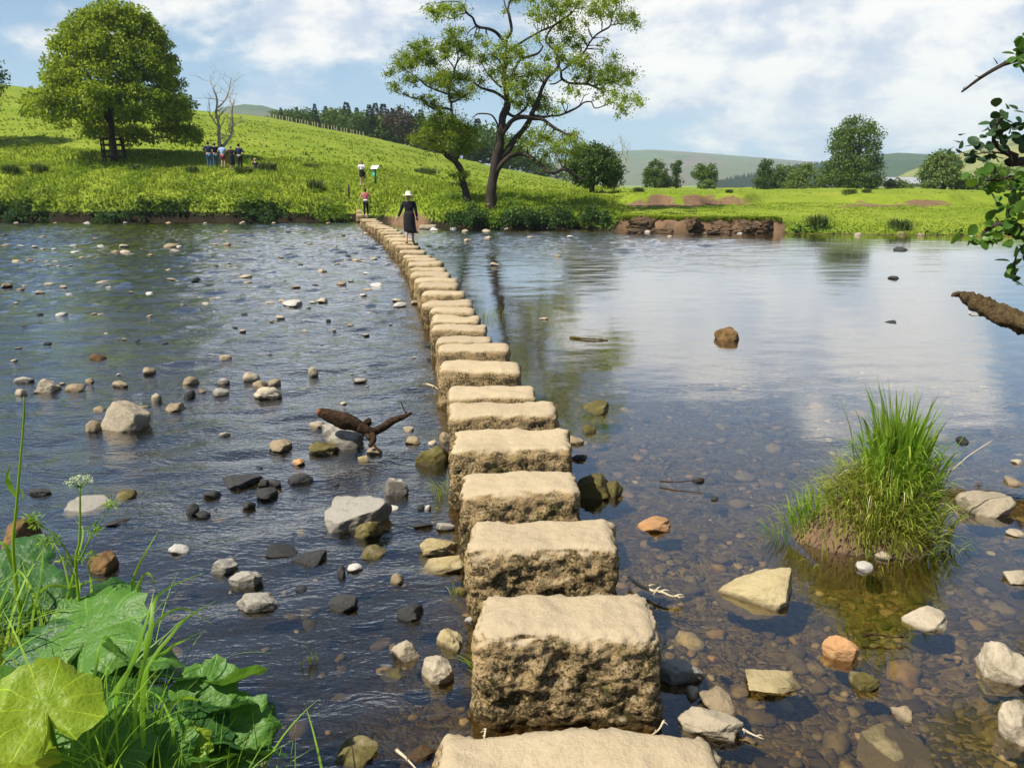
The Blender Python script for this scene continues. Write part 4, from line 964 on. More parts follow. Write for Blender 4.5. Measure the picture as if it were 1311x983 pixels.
ftree("slim upright tree beside the dome-shaped field tree", 866, 238, [(203, 864, 869), (212, 860, 872), (220, 861, 871), (228, 858, 872), (238, 856, 874)], 130, M["dark_leaf"], 46, 36, .3, .5, .2, seed=24)
ftree("twin-lobed dark field tree standing alone", 903, 240, [(211, 892, 914), (216, 889, 917), (226, 887, 919), (236, 892, 914), (240, 896, 912)], 126, M["mid_leaf"], 80, 40, .34, .6, .3, seed=25)
ftree("dark crooked tree with a stag-headed top at the wood's end", 980, 242, [(205, 983, 989), (212, 974, 986), (220, 972, 988), (230, 962, 992), (241, 966, 990)], 120, M["dark_leaf"], 70, 40, .34, .6, .3, seed=26)
ftree("rounded dark bush-like tree between crooked tree and pale thicket", 1004, 242, [(214, 998, 1014), (222, 990, 1022), (232, 986, 1026), (242, 988, 1024)], 120, M["mid_leaf"], 70, 40, .36, .7, .3, seed=27)
ftree("broad pale grey-green thicket tree beside the tallest tree", 1030, 242, [(212, 1024, 1036), (222, 1010, 1052), (232, 1006, 1058), (242, 1006, 1060)], 116, M["pale_leaf"], 90, 40, .34, .7, .3, seed=28)
ftree("wide scrubby thicket tree seen behind the riverside branch", 1275, 250, [(214, 1265, 1290), (225, 1246, 1312), (238, 1236, 1330), (249, 1234, 1340)], 100, M["pale_leaf"], 130, 44, .34, .7, .3, seed=29)
ftree("tall tree mass at the field's end, behind the leafy branch", 1335, 250, [(196, 1320, 1350), (215, 1306, 1366), (235, 1300, 1380), (249, 1305, 1380)], 100, M["mid_leaf"], 130, 44, .34, .8, .3, seed=30)
ftree("low yellowish bush in front of the barn roof", 1150, 243, [(231, 1138, 1158), (236, 1132, 1166), (243, 1132, 1172)], 114, M["pale_leaf"], 40, 34, .3, .5, .2, name="bush", cat="bush", seed=31, group=None)
ftree("small pale bush at the foot of the twin-lobed tree", 907, 241, [(231, 901, 911), (236, 898, 915), (241, 898, 916)], 122, M["pale_leaf"], 20, 30, .28, .4, .1, name="bush", cat="bush", seed=32, group=None)
ftree("low dark shrub between dome-shaped and slim field trees", 854, 239, [(228, 851, 857), (233, 848, 860), (239, 847, 862)], 128, M["dark_leaf"], 24, 30, .28, .4, .1, name="bush", cat="bush", seed=33, group=None)
ftree("dense rounded hawthorn at the end of the alder's lowest limb", 758, 240, [(186, 748, 764), (193, 737, 778), (203, 724, 792), (215, 722, 797), (226, 728, 796), (236, 745, 785)], 60, M["dark_leaf"], 170, 66, .2, .5, .2, name="hawthorn_tree", seed=34, group=None)
ftree("bluish small tree peeping beside the hawthorn", 787, 239, [(218, 783, 792), (226, 779, 797), (238, 780, 798)], 120, M["conifer"], 30, 34, .3, .5, .2, seed=35, group=None)
bb = atY(792, 236, 64); bare_tree("dead_tree", "small bare tree with thin curling twigs beyond the hawthorn", bb, [[(792, 238, 1.2), (794, 222, .9), (792, 208, .7), (797, 196, .5), (796, 182, .3)], [(794, 216, .7), (802, 205, .5), (803, 190, .3)], [(793, 212, .6), (785, 200, .4), (781, 188, .3)]], 64, M["barkpale"], 6, length=.35)
# barn between the trees
bn = empty("barn", atY(1158, 243, 240)); tag(bn, "long grey-roofed barn glimpsed between the field trees", "barn")
g = Geo(); g.box((0, 0, .6), (13, 6, 2.4)); g.build("wall", plain("barn_stone", (.3, .27, .22)), bn, False)
g = Geo(); V = [(-7, -3.4, 1.75), (7, -3.4, 1.75), (7, 0, 3.6), (-7, 0, 3.6), (-7, 3.4, 1.75), (7, 3.4, 1.75)]; g.add(V, [[0, 1, 2, 3], [3, 2, 5, 4], [0, 3, 4], [1, 5, 2]]); g.build("roof", plain("slate_roof", (.33, .33, .35), .6), bn, False)

# ------------------------------------------------------------------ wood along the hill crest: every tree its own object
def conifer_mesh(seed, L=.6):
    r_ = np.random.default_rng(seed); n = 520
    h = r_.random(n) ** .8; R_ = (1 - h) * 1.7 * (.75 + .5 * r_.random(n)) + .08; a = r_.uniform(0, 6.28, n)
    C = np.c_[np.cos(a) * R_ * .55, np.sin(a) * R_ * .55, h * 9 + .8]
    T = np.c_[np.cos(a), np.sin(a), -.35 * np.ones(n)]
    return leaf_quads(C, T, np.c_[r_.normal(0, .3, n), r_.normal(0, .3, n), np.ones(n)], L * (1.3 - h) + .2, .5 * np.ones(n))
def broad_mesh(seed):
    r_ = np.random.default_rng(seed); n = 34
    C = unit(r_.normal(size=(n, 3))) * (.75 + .3 * r_.random((n, 1))); C[:, 2] = np.abs(C[:, 2]) * (1.0 + .3 * r_.random(n)); C *= np.array([2.7, 2.7, 3.6]); C[:, 2] += 2.2 - 1.2 * r_.random(n)
    return clump_leaves(C, np.full(n, 1.0), 26, .55, .8, .2)
PR = {}
for k in range(4):
    V, F = conifer_mesh(k); PR["c", k] = mesh("conifer", V, F, False); PR["c", k].materials.append(M["conifer"])
    V, F = broad_mesh(k + 9); PR["b", k] = mesh("broadleaf_tree", V, F, False); PR["b", k].materials.append(M[["mid_leaf", "dark_leaf", "pale_leaf", "dark_leaf"][k]])
PR["r", 0] = PR["b", 1].copy(); PR["r", 0].materials[0] = M["copper"]
WT = [(352, 149, 140, "b"), (360, 150, 138, "c"), (368, 152, 139, "b"), (374, 152, 138, "b"), (381, 154, 137, "c"), (389, 155, 138, "b"), (395, 157, 140, "b"), (404, 158, 133, "c"), (412, 160, 141, "b"), (418, 161, 136, "c"), (427, 162, 139, "b"), (436, 165, 136, "b"), (445, 167, 131, "c"), (452, 168, 141, "b"), (458, 170, 138, "c"), (468, 173, 146, "b"), (474, 171, 134, "c"), (482, 173, 132, "c"), (487, 177, 146, "b"), (492, 170, 133, "c"), (500, 180, 148, "b"), (508, 176, 136, "r"), (515, 182, 150, "b"), (520, 176, 138, "b"), (528, 186, 142, "b"), (536, 190, 146, "b"), (548, 194, 152, "b"), (560, 198, 150, "b"), (575, 201, 150, "b"), (590, 205, 152, "b"), (604, 208, 153, "b"), (612, 204, 152, "c"), (622, 211, 158, "b"), (634, 213, 166, "b"), (646, 215, 172, "b"), (660, 218, 184, "b"), (674, 221, 190, "b"), (690, 224, 198, "b"), (706, 228, 206, "b"), (540, 188, 140, "c"), (424, 160, 137, "b"), (463, 170, 140, "b"), (400, 156, 139, "b"), (440, 164, 140, "b"), (480, 174, 144, "b"), (510, 180, 146, "b"), (555, 190, 146, "b"), (585, 200, 152, "b")]
rd = random.Random(4); cnt = {}
for i, (u, vb, vt, kd) in enumerate(sorted(WT)):
    Y = 196 + rd.uniform(-6, 14); p0 = atY(u, vb, Y); p0.z -= 2; tp_ = atY(u, vt, Y); h = tp_.z - p0.z
    k = rd.randrange(4) if kd != "r" else 0
    o = link({"c": "conifer", "b": "broadleaf_tree", "r": "broadleaf_tree"}[kd], PR[kd, k]); s = h / (9.8 if kd == "c" else 6.6)
    o.location = p0; o.scale = (s * rd.uniform(1.1, 1.5) * (1.35 if kd == "c" else 1.1), s * 1.3, s); o.rotation_euler.z = rd.uniform(0, 6.28)
    c = cnt.get(kd, 0); cnt[kd] = c + 1
    what = {"c": "dark spiry conifer", "b": "rounded green broadleaf tree", "r": "dusky copper-coloured tree"}[kd]
    tag(o, f"{what} in the crest wood" + (f", {ORD[c].replace('nearest', 'first') if c < len(ORD) else str(c + 1) + 'th'} of its kind from the dead tree" if kd != "r" else ", the only coppery one"), "tree", "trees of the wood on the hill crest")
# pale fence at the wood's foot
fe = empty("fence", atY(345, 150, 172)); tag(fe, "pale post fence along the foot of the crest wood", "fence")
fpost = None; fb = fe.location.copy()
for i in range(30):
    u = 346 + i * 4.1 + rd.uniform(-1, 1); v = np.interp(u, [340, 350, 500], [150.5, 151.5, 181]); p = atY(u, v + 1.2, 160)
    g = Geo(); g.box(p - fb + Vector((0, 0, .5)), (.11, .11, .9)); g.build("post", M["twig"], fe, False)
# dark conifer plantation far up the valley, one mass
def far_wood():
    n = 900; V = []; F = []; g = Geo(); r_ = random.Random(8)
    for i in range(n):
        f = r_.random(); u = 905 + 160 * f; top = np.interp(u, [905, 930, 960, 985, 1010, 1040, 1070], [238, 230, 223, 218, 214, 208, 208]); v = r_.uniform(top, 242)
        Y = 1250 - (v - 205) * 9; p = atY(u, v, Y); h = r_.uniform(9, 16); w = h * .28; a = r_.uniform(0, 3)
        Vv = [(p.x + w * math.cos(a + q * 1.257), p.y + w * math.sin(a + q * 1.257), p.z - h * .8) for q in range(5)] + [(p.x, p.y, p.z + h * .3)]
        g.add(Vv, [[q, (q + 1) % 5, 5] for q in range(5)])
    o = g.build("plantation", plain("plantation_green", (.018, .035, .025), 1, 0, .3, .05), None, False); tag(o, "far-off dark conifer plantation running down the valley side", kind="stuff")
far_wood()
# ------------------------------------------------------------------ bank vegetation (stuff) and countable plants
def veg():
    # meadow grass on the near side of the hill and along the banks
    def put(n, xr, sr, hr, wr, m, name, label, dens=None, bend=(.2, .9)):
        X = rng.uniform(*xr, n); S = rng.uniform(0, 1, n) ** 1.4 * (sr[1] - sr[0]) + sr[0]; Y = yfar(X) + S
        z, soil, _ = terrain(X, Y)
        pn = fbm(X * .5, Y * .5, 91)
        u_ = X / Y * cP * FPX + CU; a = X / Y; ok = (np.abs(a) < .78) & (soil < .35 + .3 * (pn > .2))
        if dens is not None: ok &= dens(X, Y, S, pn)
        X, Y, z, pn = X[ok], Y[ok], z[ok], pn[ok]; n = len(X)
        H = rng.uniform(*hr, n) * (1 + .8 * pn) * (1 - .68 * sm((X / Y * cP * FPX + CU - 760) / 60)); W = rng.uniform(*wr, n)
        V, F = blades(np.c_[X, Y, z - .03], rng.normal(size=(n, 2)), H, W, rng.uniform(*bend, n))
        me = mesh(name, V, F, False); o = link(name, me, None, [m]); tag(o, label, kind="stuff"); return o
    put(62000, (-40, 40), (.5, 16), (.10, .34), (.04, .09), M["grass"], "grass", "tall sunlit meadow grass on the far bank", None)
    put(30000, (-70, 70), (14, 75), (.08, .24), (.10, .22), M["grass"], "grass", "meadow grass tufts on the hillside and far field", lambda X, Y, S, p: p > -.15)
    put(3500, (-70, 70), (8, 110), (.15, .4), (.10, .2), M["rush"], "sedge", "brownish sedge patches scattered on the hillside", lambda X, Y, S, p: (fbm(X * .22, Y * .22, 95) > .22))
    def herb(n, sr, m, name, label, L, hr, dens):
        X = rng.uniform(-38, 36, n); S = rng.uniform(*sr, n); Y = yfar(X) + S; z, soil, _ = terrain(X, Y)
        pn = fbm(X * .6, Y * .6, 97); u = X / Y * cP * FPX + CU
        ok = dens(X, S, pn, u) & (soil < .99); X, Y, z, pn = X[ok], Y[ok], z[ok], pn[ok]; n = len(X)
        hh = rng.random(n) * rng.uniform(*hr, n) * (1 + pn)
        P = np.c_[X, Y, np.maximum(z, 0) + hh]
        V, F = leaf_quads(P, np.c_[rng.normal(size=(n, 2)), rng.normal(-.1, .4, n)], np.c_[rng.normal(0, .6, (n, 2)), np.ones(n)], L * rng.uniform(.6, 1.4, n), L * .6 * rng.uniform(.6, 1.3, n))
        o = link(name, mesh(name, V, F, False), None, [m]); tag(o, label, kind="stuff")
    nocl = lambda u: ~((u > 785) & (u < 985)) & ~((u > 452) & (u < 482)) & ~((u > 500) & (u < 556))
    herb(40000, (-.4, .75), M["herbdark"], "waterside_foliage", "dark overhanging leaves along the far water's edge", .2, (.08, .36), lambda X, S, p, u: nocl(u) & (p > -.12 + .35 * (u > 800) + .25 * (S > .3)))
    herb(14000, (-.35, .8), M["herb"], "waterside_foliage", "bright fresh leaves hanging over the far water's edge", .18, (.08, .3), lambda X, S, p, u: nocl(u) & (p < .05) & (u < 800))
    herb(34000, (.4, 6.5), M["herb"], "undergrowth", "rank green undergrowth on the far river bank", .17, (.08, .42), lambda X, S, p, u: nocl(u) & (p > .0 + .04 * S) & (u < 790 + 0 * S))
    herb(16000, (.1, 2.6), M["herb"], "undergrowth", "bright low herbs on the muddy far bank", .10, (.05, .28), lambda X, S, p, u: (u > 985) & (p > -.25))
    n = 9000; X = rng.uniform(3, 14, n); S = rng.uniform(.55, 1.7, n); Y = yfar(X) + S; u = X / Y * cP * FPX + CU; z, so, _ = terrain(X, Y); ok = (u > 780) & (u < 1000) & (z > .55); X, Y, z = X[ok], Y[ok], z[ok]; n = len(X)
    V, F = blades(np.c_[X, Y, z - .02], np.c_[rng.normal(0, .4, n), -np.ones(n)], rng.uniform(.08, .3, n), rng.uniform(.03, .07, n), rng.uniform(.5, 1.3, n))
    o = link("grass", mesh("grass", V, F, False), None, [M["grass"]]); tag(o, "turf hanging over the lip of the bare river cliff", kind="stuff")
veg()
def shrub(label, u, v, w, h, m, n, per, L, seed, name="shrub"):
    p = on_slope(u, v); k = ppm(p); rd = np.random.default_rng(seed)
    root = empty(name, p); tag(root, label, "shrub", "shrubs on the far bank")
    C = unit(rd.normal(size=(n, 3))) * rd.uniform(.35, 1, (n, 1)); C[:, 2] = np.abs(C[:, 2]); C *= np.array([w / k / 2, w / k / 2.6, h / k])
    g = Geo()
    for c in C[:10]: g.tube([(0, 0, -.1), (c[0] * .4, c[1] * .4, c[2] * .6), c], [.03, .02, .008], 4, cap=False)
    g.build("stem", M["bark"], root)
    leaf_obj("foliage", clump_leaves(C, np.full(n, .30 * max(.7, h / k)), np.full(n, per), L, .8, .2), m, root)
shrub("dark shrub hugging the water between the alder trunks", 604, 286, 60, 24, M["herbdark"], 46, 42, .15, 1)
shrub("shadowed bushy shrub on the bank just past the big alder", 668, 288, 66, 26, M["herbdark"], 50, 42, .15, 2)
shrub("broad dark shrub overhanging the water midway between alder and cliff", 716, 288, 60, 24, M["herbdark"], 46, 42, .15, 3)
shrub("last dark shrub before the bare river cliff", 762, 286, 50, 20, M["herbdark"], 36, 40, .15, 4)
shrub("bright nettle clump at the foot of the big alder", 640, 289, 30, 16, M["herb"], 22, 40, .14, 5)
shrub("leafy dark shrub at the water's edge beside the stone steps", 425, 281, 46, 18, M["herb"], 34, 42, .15, 6)
shrub("rounded shrub drooping to the water below the dead tree", 345, 283, 60, 16, M["herbdark"], 36, 40, .15, 7)
shrub("low dark waterside shrub below the chestnut", 150, 284, 70, 14, M["herbdark"], 40, 38, .15, 8)
shrub("waterside shrub at the photo's edge below the shaded slope", 28, 284, 70, 18, M["herbdark"], 40, 38, .15, 9)
def rush(label, u, v, w, h, seed, name="rush_tuft", m="rush", cat="rush clump", n=260):
    p = on_slope(u, v); k = ppm(p); r_ = np.random.default_rng(seed)
    C = np.c_[r_.normal(0, w / k / 6, n), r_.normal(0, w / k / 6, n), np.full(n, -.05)]; D = C[:, :2] + r_.normal(0, .05, (n, 2))
    V, F = blades(C, D, r_.uniform(.5, 1.05, n) * h / k, np.full(n, 1.3 / k), r_.uniform(.1, .7, n))
    o = link(name, mesh(name, V, F, False), None, [M[m]]); o.location = p; tag(o, label, cat, "rush and sedge tufts on the far bank")
for i, (u, v, w, h, s) in enumerate([(52, 221, 20, 14, "below the chestnut's low branches, farther from the railed trunk"), (176, 219, 20, 12, "just below the railed chestnut trunk, on the people's side"), (15, 222, 22, 14, "at the photo's edge in the shaded slope"), (343, 219, 26, 14, "beside the seated child"), (246, 221, 18, 11, "in front of the group of people, towards the chestnut"), (405, 243, 22, 16, "halfway between dead tree and stone steps"),
                                     (1046, 292, 30, 22, "tallest, at the pool's edge below the big field tree"), (1152, 294, 34, 18, "at the pool's edge beside the mud slide"), (818, 246, 14, 8, "on the field edge above the bare cliff"), (1088, 248, 20, 8, "on the flat field in front of the tallest tree"), (934, 247, 10, 6, "single sprig on the field above the cliff"), (1110, 247, 14, 7, "on the field beside the tallest tree's foot"), (590, 240, 34, 10, "brown patch behind the slim alder"), (398, 214, 30, 6, "flattened patch on the slope above the seated child"), (545, 222, 40, 9, "dark bracken patch up the slope from the sign"), (312, 222, 26, 12, "directly below the group of people")]):
    rush(f"rush tuft {s}", u, v, w, h, i)

# ------------------------------------------------------------------ sign, post, bank steps
ps = on_slope(481, 236); k = ppm(ps)
sg = empty("information_sign", ps, R(-20)); tag(sg, "white tilted information panel on a green post at the top of the steps", "sign")
g = Geo(); g.box((0, 0, .52), (.10, .10, 1.15)); g.build("post", plain("sign_green", (.02, .09, .05), .5), sg, False)
g = Geo(); g.box((0, -.02, 1.10), (.58, .42, .035), 0, R(38)); g.build("frame", plain("sign_frame", (.03, .06, .04), .5), sg, False)
g = Geo(); g.box((0, -.032, 1.125), (.54, .38, .02), 0, R(38)); g.build("panel", plain("sign_panel", (.82, .83, .84), .5, .3, .04), sg, False)
g = Geo(); g.box((-.09, -.07, .72), (.20, .03, .28)); g.build("notice", plain("sign_notice", (.10, .50, .38), .5), sg, False)
pp = on_slope(447, 256); g = Geo(); g.tube([(0, 0, -.2), (0, 0, .45), (.01, 0, .95)], [.055, .05, .045], 8); o = g.build("marker_post", M["bark"]); o.location = pp; tag(o, "thin dark timber post in the grass beside the stone steps", "post")
sb = Vector((at(466, 279, 0).x, 0, 0)); P0 = on_slope(467, 279); P1 = on_slope(464, 241)
stp = empty("stone_steps", P0); tag(stp, "flight of worn stone steps climbing the grassy bank from the crossing", "steps")
for i in range(8):
    f = i / 7; u = 468 - 5 * f; 
    pz = P0.lerp(P1, f); V, F = block(.95 - .1 * f, .5, .5, .05, .1, 200 + i)
    zt = .52 + (gz(P1.x, P1.y) + .05 - .52) * f
    me = mesh("step", V, F); o = link("step", me, stp, [M["stone"]]); o.location = Vector((pz.x, pz.y, zt)) - P0
# pale stone slab and soil lip where the crossing lands
pj = at(548, 291, .1); V, F = block(.9, .5, .25, .05, .08, 77); o = link("flat_stone", mesh("flat_stone", V, F), None, [M["pale"]]); o.location = pj + Vector((0, 0, .12)); tag(o, "flat pale slab on the shore behind the woman in black", "rock")
# eroded cliff: blocks of turf and soil that have slumped
for i, (u, v, w, h) in enumerate([(815, 290, 34, 14), (858, 289, 28, 17), (893, 291, 40, 18), (925, 290, 30, 14), (958, 292, 34, 13), (790, 287, 22, 10), (840, 293, 24, 8), (910, 296, 30, 8)]):
    p = at(u, v, .05); p.y = float(yfar(np.array([p.x]))[0]) + (.35 if i < 5 else -.1); k = ppm(p); me = rockmesh(60 + i, 5, 0, .62); me.materials.append(M["earth"])
    o = link("soil_block", me); o.location = (p.x, p.y + .24, .26 if i < 5 else .05); o.scale = (w / k / 1.3, .42, (.44, .5, .36, .42, .34)[i] if i < 5 else .16); o.rotation_euler.z = i
    tag(o, ["crumbling earth block at the shaded end of the cliff", "upright earth block split by a dark crack in the cliff", "largest earth block, overhung by turf, mid cliff", "slumped earth block just beyond the largest one", "low earth block at the field end of the cliff", "small shaded earth lump by the last shrub", "thin wet earth ledge at the cliff foot near the cracked block", "thin wet earth ledge at the foot of the largest block"][i], "earth block", "slumped earth blocks at the river cliff")
# ------------------------------------------------------------------ people
def skin(joints, edges, root, sub=1):
    """one continuous surface grown round a skeleton: joints {name: (x, y, z, r)}"""
    names = list(joints); ix = {n: i for i, n in enumerate(names)}
    me = bpy.data.meshes.new("body")
    me.from_pydata([joints[n][:3] for n in names], [(ix[a], ix[b]) for a, b in edges], [])
    o = bpy.data.objects.new("tmp", me); COL.objects.link(o)
    md = o.modifiers.new("s", "SKIN"); md.use_smooth_shade = True
    for n in names:
        sv = me.skin_vertices[0].data[ix[n]]; r = joints[n][3]
        sv.radius = r if hasattr(r, "__len__") else (r, r); sv.use_root = n == root
    o.modifiers.new("d", "SUBSURF").levels = sub
    dg = bpy.context.evaluated_depsgraph_get(); dg.update()
    out = bpy.data.meshes.new_from_object(o.evaluated_get(dg))
    bpy.data.objects.remove(o); bpy.data.meshes.remove(me)
    out.polygons.foreach_set("use_smooth", np.ones(len(out.polygons), dtype=bool))
    return out
def rings(g, R_, n=14):
    """loft of elliptical rings (cx, cy, z, rx, ry)"""
    V = []; 
    for cx, cy_, z, rx, ry in R_:
        for j in range(n):
            a = 2 * math.pi * j / n; V.append((cx + rx * math.cos(a), cy_ + ry * math.sin(a), z))
    F = [[i * n + j, i * n + (j + 1) % n, (i + 1) * n + (j + 1) % n, (i + 1) * n + j] for i in range(len(R_) - 1) for j in range(n)]
    F += [list(range(n))[::-1], [(len(R_) - 1) * n + j for j in range(n)]]
    g.add(V, F)
SKIN = plain("skin", (.56, .36, .26), .6, .3, .06)
def cloth(name, c): return plain("cloth_" + name, c, .9, .1, .2, 12, .3)
CL = dict(black=cloth("black", (.022, .021, .025)), navy=cloth("navy", (.02, .03, .07)), denim=cloth("denim", (.06, .12, .22)), blue=cloth("pale_blue", (.35, .52, .85)), maroon=cloth("maroon", (.22, .05, .08)),
          brown=cloth("dark_brown", (.05, .03, .02)), white=cloth("white", (.75, .75, .78)), coral=cloth("coral", (.68, .16, .19)), straw=cloth("straw", (.78, .70, .48)), grey=cloth("grey", (.2, .22, .24)), pinkpale=cloth("pale_pink", (.65, .45, .5)))
HAIR = dict(dark=plain("hair_dark", (.025, .016, .012), .6), grey=plain("hair_grey", (.2, .18, .16), .7), fair=plain("hair_fair", (.45, .30, .14), .6))
def person(label, pos, H, face, top, bottom, hair, kind="trousers", arms=((.10, .05, -.25), (.10, .05, -.25)), fore=((0, .05, -.24), (0, .05, -.24)), stride=.06, long_hair=False, hat=None, extra=None, build=1.0, sleeves="short", group=None, bare_calf=False, tail=0.0, lean=0.0):
    s = H / 1.72
    root = empty("person", pos, face); tag(root, label, "person", group)
    J = {}; E = []
    b = build
    def j(n, x, y, z, r): J[n] = (x * s, (y + lean * max(0, z - .9)) * s, z * s, (r[0] * s, r[1] * s) if hasattr(r, "__len__") else r * s)
    j("hip", 0, 0, .94, (.135 * b, .10 * b)); j("waist", 0, .0, 1.10, (.125 * b, .09 * b)); j("chest", 0, 0, 1.30, (.15 * b, .10 * b)); j("neckb", 0, -.01, 1.43, (.07, .06)); j("neck", 0, 0, 1.49, .05); j("head", 0, .01, 1.575, (.074, .088)); j("crown", 0, 0, 1.66, (.068, .08)); j("chin", 0, .055, 1.525, .03); j("nose", 0, .108, 1.575, .012)
    E += [("hip", "waist"), ("waist", "chest"), ("chest", "neckb"), ("neckb", "neck"), ("neck", "head"), ("head", "crown"), ("head", "chin"), ("head", "nose")]
    AR = []
    for q, (sd, ua, fa) in enumerate(((-1, arms[0], fore[0]), (1, arms[1], fore[1]))):
        t = "l" if sd < 0 else "r"
        sh = Vector((sd * .185 * b, 0, 1.385)); el = sh + Vector((sd * ua[0], ua[1], ua[2])); wr = el + Vector((sd * fa[0], fa[1], fa[2])); hd = wr + (wr - el).normalized() * .05
        AR.append((sh, el, wr))
        j("sh" + t, *sh, .058 * b); j("el" + t, *el, .042); j("wr" + t, *wr, .027); j("pa" + t, *hd, (.034, .018))
        E += [("chest", "sh" + t), ("sh" + t, "el" + t), ("el" + t, "wr" + t), ("wr" + t, "pa" + t)]
        dv = (wr - el).normalized(); sx = Vector((1, 0, 0)) if abs(dv.x) < .8 else Vector((0, 1, 0))
        for f_, (off, ln) in enumerate(((-.027, .07), (-.009, .08), (.009, .075), (.026, .06))):
            a = hd + dv * .035 + sx * off; e = a + dv * ln + Vector((0, .012, 0)); j(f"f{t}{f_}", *a, .010); j(f"g{t}{f_}", *e, .008); E += [("pa" + t, f"f{t}{f_}"), (f"f{t}{f_}", f"g{t}{f_}")]
        th = hd + Vector((-sd * .045, .03, 0)); j("th" + t, *th, .011); j("ti" + t, *(th + dv * .035), .009); E += [("pa" + t, "th" + t), ("th" + t, "ti" + t)]
        st = stride * sd
        j("lg" + t, sd * .085 * b, 0, .86, .088 * b); j("kn" + t, sd * .095, st * .6 + .02, .49, .056); j("ca" + t, sd * .095, st * .9 - .01, .33, .054); j("an" + t, sd * .10, st * 1.3 - .02, .09 if True else 0, .036); j("he" + t, sd * .10, st * 1.3 - .05, .035, .034); j("to" + t, sd * .115, st * 1.3 + .14, .03, (.042, .025))
        E += [("hip", "lg" + t), ("lg" + t, "kn" + t), ("kn" + t, "ca" + t), ("ca" + t, "an" + t), ("an" + t, "he" + t), ("an" + t, "to" + t)]
    body = link("body", skin(J, E, "hip"), root, [SKIN])
    # shirt
    tj = {n: (*J[n][:3], tuple(q + .016 * s for q in J[n][3]) if hasattr(J[n][3], "__len__") else J[n][3] + .016 * s) for n in J}
    keep = ["hip", "waist", "chest", "neckb"]; te = [("hip", "waist"), ("waist", "chest"), ("chest", "neckb")]
    sj = {n: tj[n] for n in keep}
    for t in "lr":
        sj["sh" + t] = tj["sh" + t]; te.append(("chest", "sh" + t))
        if sleeves == "long":
            sj["el" + t] = tj["el" + t]; sj["wr" + t] = tj["wr" + t]; te += [("sh" + t, "el" + t), ("el" + t, "wr" + t)]
        else:
            a, e = Vector(J["sh" + t][:3]), Vector(J["el" + t][:3]); sj["el" + t] = (*a.lerp(e, .62), .062 * s); te.append(("sh" + t, "el" + t))
    link("shirt" if kind != "dress" else "bodice", skin(sj, te, "hip"), root, [CL[top]])
    if kind in ("trousers", "shorts"):
        pj = {"hip": tj["hip"]}; pe = []
        for t in "lr":
            pj["lg" + t] = tj["lg" + t]; pe += [("hip", "lg" + t)]
            if kind == "trousers":
                for a, c in (("lg", "kn"), ("kn", "ca"), ("ca", "an")): pj[c + t] = tj[c + t]; pe.append((a + t, c + t))
            else:
                pj["kn" + t] = (*Vector(J["lg" + t][:3]).lerp(Vector(J["kn" + t][:3]), .85), .085 * s); pe.append(("lg" + t, "kn" + t))
        link(kind, skin(pj, pe, "hip"), root, [CL[bottom]])
        for t in "lr":
            g = Geo(); a = J["to" + t]; h_ = J["he" + t]; g.ball(((a[0] + h_[0]) / 2, (a[1] + h_[1]) / 2 + .02 * s, .04 * s), .05 * s, 6, (1, 2.5, .8)); g.build("shoe", CL["black" if t else "black"], root)
    else:
        lo = .72 if kind == "skirt" else .42
        g = Geo(); rr_ = [(0, 0, 1.12, .145 * b, .11 * b), (0, 0, 1.0, .175 * b, .135 * b), (0, 0, .9, .19 * b, .15 * b)]
        if kind == "skirt": rr_ += [(0, 0, .70, .215 * b, .17 * b), (0, 0, .62, .22 * b, .17 * b)]
        else: rr_ += [(0, 0, .7, .20 * b, .17 * b), (.01, 0, .55, .205 * b, .18 * b), (.03, .0, .42, .21 * b, .19 * b), (.05 + tail, 0, .36, .20 * b + tail * .5, .17 * b)]
        rings(g, [(x * s, (y + lean * max(0, z - .9)) * s, z * s, rx * s, ry * s) for x, y, z, rx, ry in rr_[::-1]], 18)
        link_ = g.build("skirt", CL[bottom], root)
        for t in "lr":
            g = Geo(); a = J["to" + t]; h_ = J["he" + t]; g.ball(((a[0] + h_[0]) / 2, (a[1] + h_[1]) / 2 + .02 * s, .035 * s), .045 * s, 6, (1, 2.5, .7)); g.build("shoe", CL["black"], root)
    hy = lean * .7
    g = Geo(); g.ball((0, (-.012 + hy) * s, 1.615 * s), .098 * s, 8, (.92, 1.05, 1.05))
    if long_hair: rings(g, [(0, (-.06 + hy) * s, 1.36 * s, .075 * s, .03 * s), (0, (-.055 + hy) * s, 1.5 * s, .10 * s, .05 * s), (0, (-.03 + hy) * s, 1.6 * s, .10 * s, .075 * s)], 10)
    hm = g.build("hair", HAIR[hair], root)
    for v in hm.data.vertices:                       # keep the face clear
        if v.co.y > (.045 + hy) * s and v.co.z < 1.64 * s: v.co.y = (.045 + hy) * s
    for sd in (-1, 1):
        g = Geo(); g.ball((sd * .03 * s, (.088 + hy) * s, 1.60 * s), .009 * s, 4); g.build("eye", CL["black"], root)
    if hat:
        g = Geo(); rings(g, [(0, hy * s, 1.64 * s, .215 * s, .225 * s), (0, hy * s, 1.655 * s, .22 * s, .23 * s), (0, hy * s, 1.665 * s, .115 * s, .125 * s), (0, hy * s, 1.74 * s, .105 * s, .115 * s), (0, hy * s, 1.79 * s, .075 * s, .085 * s)], 18); g.build("hat", CL[hat], root)
    if extra:
        for nm, c, d, m in extra:
            V, F = block(d[0] * s, d[1] * s, d[2] * s, min(d) * s * .35, .05 * s, 5); me = mesh(nm, V, F); e = link(nm, me, root, [CL[m]]); e.location = (c[0] * s, c[1] * s, (c[2] + d[2] / 2) * s)
    return root
pw = at(524.5, 312, .5)
person("woman in black dress and wide straw hat walking away over the stones", pw + Vector((0, .1, .0)), 1.66, R(2), "black", "black", "fair", "dress", ((.09, .0, -.27), (.05, -.03, -.28)), ((.10, -.02, -.20), (.02, .10, -.20)), .12, False, "straw", None, 1.05, "long", tail=.05)
